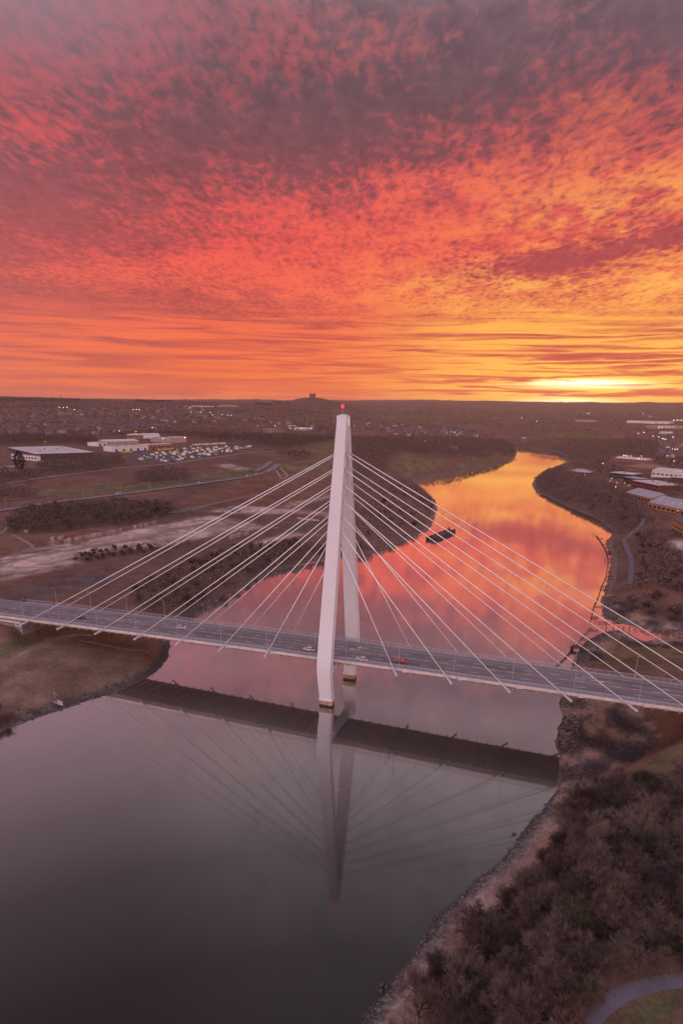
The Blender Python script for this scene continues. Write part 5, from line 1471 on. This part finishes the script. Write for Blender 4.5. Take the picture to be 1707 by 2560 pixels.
for i, (x, y) in enumerate([(312, 1132), (317, 1132), (322, 1131.5), (327, 1131), (400, 1126), (405, 1125.5), (410, 1125), (415, 1124.5), (420, 1124), (425, 1123.5), (430, 1123)] + [(484 + 7 * k, 1113 - 0.35 * k) for k in range(12)]):
    p = D1(x, y + 1)
    nm, me_, _, _ = VM[5] if i < 11 or i % 3 == 2 else VM[0]
    wh = 'before the left end of the white workshop' if i < 4 else 'before the orange brick workshop end' if i < 11 else 'in the far line by the wood'
    tag(obj('parked_truck', me_, None, p, R(75) if i < 11 else R(30)), 'parked %s truck %s' % (nm, wh), 'truck', 'trucks parked in lines')
p = D1(301, 1158); tag(obj('parked_truck', vmesh(7, 2.5, 3.2, True).me('parked_truck', [PR, CGLASS, TYRE]), None, p, R(60)), 'bright red truck on the track beside the wood', 'truck')
for (x, y, lb) in ((585, 1279, 'dark container on the far slab'), (591, 1280, 'blue-grey container on the far slab')):
    p = D1(x, y); mb = MB().box(-3, 3, -1.3, 1.3, 0, 2.6)
    for k in range(12): mb.box(-2.9 + k * .5, -2.7 + k * .5, -1.34, -1.303, 0.1, 2.5)
    tag(obj('container', mb.me('container', PD if x < 588 else PB), None, p, R(20)), lb, 'container')

# ================================================================== things on the banks and in the water
TIMB = mat('wet_old_timber', (.045, .032, .028), 0.85, 0.35, 1.2)
TIMP = mat('bleached_timber', (.26, .20, .17), 0.9, 0.3, 1.2)
def jetty(label, pix, beam, stubs, toward=1.0):
    P = np.array([on_level(x, y, 0.6) for x, y in pix])
    seg = np.r_[0, np.cumsum(np.hypot(*np.diff(P[:, :2], axis=0).T))]
    o0 = P[0]
    t = thing('ruined_jetty', label, 'jetty', (o0[0], o0[1], 0))
    n = int(seg[-1] / 4.2)
    for i in range(n + 1):
        s = seg[-1] * i / n
        x, y = np.interp(s, seg, P[:, 0]) - o0[0], np.interp(s, seg, P[:, 1]) - o0[1]
        h = rnd.uniform(0.5, 1.6)
        le = rnd.uniform(-.15, .15)
        MB().tube((x, y, -2.5), (x + le, y + le, h), 0.26, 0.20, 6).build('post', TIMB, t)
        if stubs and rnd.random() < 0.35:
            L = rnd.uniform(2.5, 5.5)
            MB().box(0, L, -.18, .18, 0.25, 0.55).build('cross_timber', TIMB, t, (x, y, 0), rnd.uniform(-.12, .12))
    if beam:
        for a, b_ in zip(P[:-1], P[1:]):
            if rnd.random() < 0.15: continue
            MB().tube((a[0] - o0[0], a[1] - o0[1], 0.55), (b_[0] - o0[0], b_[1] - o0[1], 0.6), 0.24, 0.24, 5).build('walings', TIMB, t)
    return t
q2 = lambda L: [(1380 + x / 6.19, 1300 + y / 6.19) for x, y in L]
jetty('long curved line of rotten jetty posts off the far wooded bank', q2([(680, 240), (740, 320), (770, 370), (820, 450), (855, 560), (862, 620), (858, 700), (835, 830), (820, 900), (790, 960), (735, 1090), (720, 1160), (690, 1240), (650, 1310), (620, 1430), (600, 1500), (590, 1550)]), True, 'some')
jetty('broken line of jetty stumps between the inlet and the timber platform', q2([(610, 1655), (540, 1720), (490, 1780), (465, 1810), (410, 1870), (380, 1905)]), False, 'some')
jetty('last jetty stumps running in under the far parapet', q2([(310, 1980), (270, 2040), (235, 2090), (160, 2160), (90, 2230), (60, 2260)]), True, ())
jetty('short row of tangled timbers at the mouth of the inlet', q2([(660, 1570), (700, 1575), (760, 1580), (830, 1580)]), True, 'some')
for i, (x, y) in enumerate(q2([(838, 1690), (935, 1705), (1010, 1700), (1100, 1705), (1188, 1705), (638, 235), (812, 625)])):
    p = on_level(x, y, 0); t = tag(MB().tube((0, 0, -2), (rnd.uniform(-.3, .3), 0.2, rnd.uniform(1.6, 2.6)), 0.24, 0.18, 7).build('mooring_post', TIMB, None, (p[0], p[1], 0)),
        '%s mooring post %s' % (['first leaning', 'second', 'third', 'fourth', 'fifth', 'lone outermost', 'stray bent'][i], 'across the inlet mouth' if i < 5 else 'off the far wooded bank'), 'post', 'mooring posts')
p = on_level(1380 + 375 / 6.19, 1300 + 1990 / 6.19, 1.0)
pf = thing('timber_platform', 'dark square timber platform at the end of the jetty stumps', 'platform', (p[0], p[1], 0), R(-18))
for k in range(7): MB().box(-2.6 + k * .75, -1.92 + k * .75, -2.2, 2.2, 1.5 + rnd.uniform(-.05, .05), 1.7).build('plank', TIMB, pf)
for sx in (-1, 1):
    for sy in (-1, 1): MB().tube((sx * 2.2, sy * 1.8, -2), (sx * 2.2, sy * 1.8, 2.3), .22, .2, 6).build('post', TIMB, pf)
MB().box(2.6, 9, -.4, .4, 0.9, 1.2).build('gangway', TIMB, pf)
# timber crib standing in the river
a, b_ = on_level(1088, 1352, 0), on_level(1136, 1332, 0)
u = Vector(b_ - a); L = u.length
cr = thing('timber_crib', 'dark ruined timber crib standing alone in mid-river', 'crib', (a[0], a[1], 0), math.atan2(u.y, u.x))
Wd = 7.0
for k in range(int(L / 1.1)):
    for sy, hh in ((0, 1), (Wd, 1)):
        h = rnd.uniform(2.2, 3.2)
        MB().box(k * 1.1, k * 1.1 + 1.0, sy - .15, sy + .15, -2, h).build('plank', TIMB, cr)
for k in range(int(Wd / 1.1)):
    for sx in (0, L):
        h = rnd.uniform(2.3, 3.6)
        MB().box(sx - .15, sx + .15, k * 1.1 + .1, k * 1.1 + 1.0, -2, h).build('plank', TIMB, cr)
mb = MB()
nx, ny = 14, 6
VV = [(L * i / nx, Wd * j / ny, 1.6 + rnd.uniform(-.5, .7)) for i in range(nx + 1) for j in range(ny + 1)]
mb.add(VV, [(i * (ny + 1) + j, (i + 1) * (ny + 1) + j, (i + 1) * (ny + 1) + j + 1, i * (ny + 1) + j + 1) for i in range(nx) for j in range(ny)])
mb.build('rubble_fill', mat('crib_rubble', (.085, .06, .052), 0.95, 0.4, 0.8), cr)
for (x, y, h) in ((-1.4, -1.2, 2.4), (L + 1.2, Wd - 1, 4.2), (-1.2, Wd + .5, 2.8), (L + .8, .5, 3.2)):
    MB().tube((x, y, -2), (x, y, h), 0.9, 0.8, 8).build('corner_pile', TIMB, cr)

# wreck and stakes on the meadow shore
p = D1(147, 1760)
wk = thing('wrecked_boat', 'pale wreck of a small boat on the meadow shore', 'boat', p + Vector((0, 0, .1)), R(-15))
HUL = mat('bleached_hull', (.40, .36, .36), 0.8, 0.3, 1.2)
rings = []
for x, w, z in ((-2.8, .7, .9), (-1.5, 1.0, .8), (0, 1.1, .75), (1.5, .9, .85), (2.8, .15, 1.15)):
    rings.append([(x, -w, z), (x, -w * .7, .25), (x, 0, 0), (x, w * .7, .25), (x, w, z), (x, w * .85, z), (x, 0, .18), (x, -w * .85, z)])
MB().loft(rings).build('hull', HUL, wk)
MB().tube((-2.6, .4, 0), (-3.1, .6, 4.2), .09, .06, 6).build('mast_stump', HUL, wk)
MB().tube((-3.0, .55, 3.6), (0.4, .2, 3.4), .05, .05, 5).build('boom', HUL, wk)
for k in range(4): MB().tube((-1.5 + k, -.9, .8), (-1.5 + k, .9, .85), .05, .05, 5).build('rib', HUL, wk)
for (x, y, lb, l_) in ((328, 1702, 'thick bleached stake on the meadow shore, first of three together', 2.6), (343, 1704, 'thin bleached stake on the meadow shore, second of three together', 3.2), (363, 1701, 'longest bleached stake leaning to the water by the bridge shadow', 4.0), (232, 1740, 'lone bleached stake between the wreck and the bridge', 4.2)):
    p = D1(x, y)
    tag(MB().tube((0, 0, -.3), (l_ * .6, -l_ * .7, .5), .13, .10, 6).build('timber_stake', TIMP, None, p), lb, 'stake', 'stakes on the meadow shore')
# boulders and shore stones
STON = mat('dark_shore_stone', (.062, .050, .047), 0.75, 0.4, 1.0)
STON2 = mat('pale_shore_stone', (.20, .16, .15), 0.85, 0.3, 1.0)
def stone_v(rg, r):
    V = []
    for i in range(8):
        th = math.pi * (0.25 if i < 4 else 0.62); ph = math.pi / 2 * (i % 4) + (0.6 if i < 4 else 0) + rg.uniform(-.3, .3)
        V.append(np.array([math.sin(th) * math.cos(ph), math.sin(th) * math.sin(ph), math.cos(th) * 0.6]) * r * rg.uniform(.75, 1.25))
    return V
SF = [(0, 1, 2, 3), (0, 4, 5, 1), (1, 5, 6, 2), (2, 6, 7, 3), (3, 7, 4, 0), (7, 6, 5, 4)]
SF = [t for q_ in SF for t in ((q_[0], q_[1], q_[2]), (q_[0], q_[2], q_[3]))]
def stones(name, label, pts, rmin, rmax, m_, zmin=-0.6):
    V, F = [], []
    z = land(pts[:, 0], pts[:, 1])
    for (x, y), zz_ in zip(pts, z):
        if zz_ < zmin: continue
        o = len(V); r = rnd.uniform(rmin, rmax) * (1.8 if rnd.random() < .06 else 1)
        V += [np.array([x, y, zz_]) + v for v in stone_v(rnd, r)]; F += [tuple(i + o for i in f_) for f_ in SF]
    tag(obj(name, tri_mesh(name, V, F, m_)), label, kind='stuff')
def along(pix, n, spread, off=0.0):
    P = np.array([on_level(x, y)[:2] for x, y in pix]); seg = np.r_[0, np.cumsum(np.hypot(*np.diff(P, axis=0).T))]
    s = npr.uniform(0, seg[-1], n); C = np.stack([np.interp(s, seg, P[:, 0]), np.interp(s, seg, P[:, 1])], 1)
    return C + npr.normal(0, spread, (n, 2)) + np.array([off, 0])
shore = [(1397, 1966), (1380, 1999), (1342, 2043), (1304, 2092), (1254, 2152), (1189, 2207), (1123, 2272), (1085, 2311), (1063, 2344), (1041, 2387), (992, 2442), (959, 2486), (932, 2529), (910, 2560)]
stones('shore_stones', 'dark stones strewn along the near waterline', along(shore, 1900, 0.8, -0.6), 0.09, 0.30, STON)
stones('shore_stones', 'pale pebbles along the near beach', along(shore, 1500, 1.2, 2.2), 0.08, 0.22, STON2)
stones('shore_stones', 'dark rubble along the meadow shore', along([(0, 1822), (150, 1772), (270, 1733), (330, 1709), (375, 1687), (400, 1665), (418, 1640), (424, 1612)], 2600, 1.3, -1.2), 0.15, 0.42, STON)
stones('mud_debris', 'rubble and weed on the mud under the bridge', scatter([(1400, 1755), (1600, 1790), (1600, 1880), (1470, 1920), (1405, 1980), (1390, 1860)], 1.6, 260), 0.10, 0.40, STON)
stones('mud_debris', 'rubble on the mud banks of the inlet', along([(1503, 1502), (1506, 1540), (1533, 1576), (1495, 1586), (1468, 1600), (1457, 1619), (1440, 1640)], 900, 2.0, 3.0), 0.15, 0.5, STON)
for i, (x, y) in enumerate([(955, 2461), (966, 2468), (953, 2478), (1088, 2297), (1284, 2086)]):
    p = on_level(x, y, 0.1); me_ = tri_mesh('boulder', stone_v(rnd, 0.75), SF, STON, False)
    tag(obj('boulder', me_, None, (p[0], p[1], 0.1)), ['uppermost of the three dark boulders in the near shallows', 'right-hand one of the three dark boulders in the near shallows', 'lowest of the three dark boulders in the near shallows',
        'dark boulder on the waterline below the thicket', 'dark boulder in the shallows under the reflected stays'][i], 'boulder', 'boulders in the shallows')

# painted wall beside the slabs, panel by panel
def gwall(label, pix, hgt, npan):
    P = drop(pix); o0 = P[0]
    t = thing('graffiti_wall', label, 'wall', tuple(o0))
    seg = np.r_[0, np.cumsum(np.hypot(*np.diff(P[:, :2], axis=0).T))]
    cols = [mat('graffiti_pink', (.30, .17, .17), 0.85, 0.6, 1.1), mat('graffiti_pale', (.33, .29, .30), 0.85, 0.6, 1.3), mat('graffiti_rust', (.20, .10, .075), 0.85, 0.5, 0.9), mat('graffiti_cream', (.29, .23, .18), 0.85, 0.6, 1.2), mat('graffiti_lilac', (.24, .21, .28), 0.85, 0.6, 1.4)]
    for i in range(npan):
        s0, s1 = seg[-1] * i / npan, seg[-1] * (i + 0.97) / npan
        pa, pb = [np.array([np.interp(s, seg, P[:, k]) for k in range(3)]) - o0 for s in (s0, s1)]
        d = pb - pa; Lw = math.hypot(d[0], d[1]); h = hgt * rnd.uniform(.85, 1.1)
        mb = MB().box(0, Lw, -.2, .2, -1.5, h)
        if rnd.random() < 0.7:          # painted strokes standing a little proud
            for k in range(rnd.randrange(2, 5)):
                x = Lw * rnd.uniform(.08, .8); mb.box(x, x + Lw * rnd.uniform(.04, .14), -.215, -.203, h * rnd.uniform(.1, .3), h * rnd.uniform(.6, .92), 1)
        f_ = 2 if rnd.random() < (0.25 + 0.5 * i / npan) else rnd.choice([0, 1, 3, 4, 1])
        mb.build('wall_panel', [cols[f_], rnd.choice([cols[1], cols[0], PD, cols[4]])], t, tuple(pa), math.atan2(d[1], d[0]))
gwall('long low wall of graffiti panels along the upper edge of the slab', [(118, 1364), (155, 1359), (228, 1344), (300, 1330), (395, 1309)], 3.0, 34)
gwall('short upper run of graffiti panels behind the long wall', [(128, 1353), (150, 1350), (192, 1342)], 3.0, 8)
gwall('small pair of graffiti panels on the copse edge', [(52, 1332), (72, 1331)], 2.6, 2)
gwall('orange brick stub wall in the scrub behind the stays', [(574, 1349), (600, 1342), (622, 1337)], 4.0, 5)
p = D1(770, 1300)
bm_ = MB().box(-11, 11, -.9, .9, 0, 1.2).build('yellow_barrier', mat('buff_barrier', (.38, .28, .19), 0.8, 0.2, 1), None, p, R(-8)); tag(bm_, 'long buff barrier on the dark lot left of the pylon', 'barrier')
# lamp columns along the hillside road
col10 = MB().tube((0, 0, -.5), (0, 0, 10), .13, .07, 6).me('pole', STEEL); arm10 = MB().tube((0, 0, 9.9), (0, 1.4, 10.2), .05, .05, 5).me('arm', STEEL); hd10 = MB().box(-.2, .2, 1.1, 1.8, 10.15, 10.3).me('lamp_head', STEEL)
for k in range(12):
    i = int((k + .7) * len(ROADC) / 12.5); c = ROADC[min(i, len(ROADC) - 2)]; d = ROADC[min(i + 1, len(ROADC) - 1)] - c; n = np.array([-d[1], d[0]]) / (np.linalg.norm(d) + 1e-9)
    x, y = c + n * 6.2
    t = thing('street_lamp', 'unlit lamp column on the hillside road, number %s from the picture edge' % ['one', 'two', 'three', 'four', 'five', 'six', 'seven', 'eight', 'nine', 'ten', 'eleven', 'twelve'][k], 'street lamp', (x, y, float(land([x], [y])[0])), math.atan2(-n[1], -n[0]) - math.pi / 2, 'lamp columns on the hillside road')
    obj('pole', col10, t); obj('arm', arm10, t); obj('lamp_head', hd10, t)

# walker on the near footway
x, y, _ = on_level(419, 1592, 18.2)
pz = 18.165 + dz_(x)
J = [(0, 0, .95), (0, 0, 1.18), (0, 0, 1.42), (0, 0, 1.53), (0, 0.02, 1.68), (-.10, 0, .90), (-.12, .16, .50), (-.12, .04, .07), (-.12, .18, .03), (.10, 0, .90), (.12, -.12, .50), (.12, -.34, .10), (.12, -.20, .03), (-.19, 0, 1.40), (-.25, -.10, 1.12), (-.24, .04, .88), (.19, 0, 1.40), (.25, .10, 1.12), (.24, .26, .92)]
Eg = [(0, 1), (1, 2), (2, 3), (3, 4), (0, 5), (5, 6), (6, 7), (7, 8), (0, 9), (9, 10), (10, 11), (11, 12), (2, 13), (13, 14), (14, 15), (2, 16), (16, 17), (17, 18)]
Rd = [.15, .15, .14, .06, .11, .09, .07, .05, .04, .09, .07, .05, .04, .07, .05, .04, .07, .05, .04]
me_ = bpy.data.meshes.new('person'); me_.from_pydata(J, Eg, []); me_.materials.append(mat('dark_coat', (.03, .03, .035), 0.9, 0.2, 2))
po = obj('person', me_, None, (x, -9.6, pz), R(80))
po.modifiers.new('skin', 'SKIN')
for v, r_ in zip(me_.skin_vertices[0].data, Rd): v.radius = (r_, r_)
me_.skin_vertices[0].data[0].use_root = True
po.modifiers.new('sub', 'SUBSURF').levels = 1
tag(po, 'person in dark clothes walking along the near footway of the bridge', 'person')

# dry grass tufts: path verge and meadow edge
def blades(name, label, pts, h0, h1, m_, per=7):
    V = []
    z = land(pts[:, 0], pts[:, 1])
    for (x, y), zz_ in zip(pts, z):
        if zz_ < .8: continue
        for k in range(per):
            a = rnd.uniform(0, 6.28); h = rnd.uniform(h0, h1); le = rnd.uniform(.1, .6) * h
            bx, by = x + rnd.uniform(-.5, .5), y + rnd.uniform(-.5, .5); w = .035
            V += [(bx - w * math.sin(a), by + w * math.cos(a), zz_), (bx + w * math.sin(a), by - w * math.cos(a), zz_), (bx + le * math.cos(a), by + le * math.sin(a), zz_ + h)]
    tag(obj(name, tri_mesh(name, V, np.arange(len(V)).reshape(-1, 3), m_)), label, kind='stuff')
STRAW = twigmat('dry_straw', (.15, .10, .045), (.25, .175, .09))
blades('dry_grass', 'long dry straw-coloured grass beside the footpath', scatter([(1420, 2620), (1455, 2540), (1500, 2492), (1560, 2455), (1640, 2432), (1760, 2422), (1760, 2440), (1640, 2450), (1565, 2470), (1515, 2502), (1470, 2545), (1440, 2600)], 0.6, 1500), .4, 1.0, STRAW)
blades('dry_grass', 'dry grass on the inner side of the footpath', scatter([(1500, 2600), (1520, 2560), (1560, 2540), (1620, 2545), (1760, 2540), (1760, 2640), (1500, 2640)], 0.6, 1200), .3, .9, STRAW)
blades('rough_grass', 'rough tussock grass over the meadow', scatter([(0, 1620), (100, 1600), (250, 1600), (400, 1650), (330, 1700), (200, 1748), (0, 1812)], 1.0, 5000), .2, .5, TW_B, 5)

# ================================================================== the evening air
HZ = bpy.data.materials.new('evening_haze'); HZ.use_nodes = True
q = NT(HZ.node_tree)
for nd in list(q.t.nodes): q.t.nodes.remove(nd)
pv = q.n('ShaderNodeVolumePrincipled')
pv.inputs['Color'].default_value = (1.0, .80, .78, 1)
pv.inputs['Density'].default_value = 3.2e-5
pv.inputs['Anisotropy'].default_value = 0.62
oh = q.n('ShaderNodeOutputMaterial'); q.t.links.new(pv.outputs[0], oh.inputs['Volume'])
zt = 232.0
hz = obj('haze', MB().box(-17000, 17000, -17000, 17000, -6, zt).me('haze', HZ))
tag(hz, 'thin warm haze lying over the valley', kind='stuff')
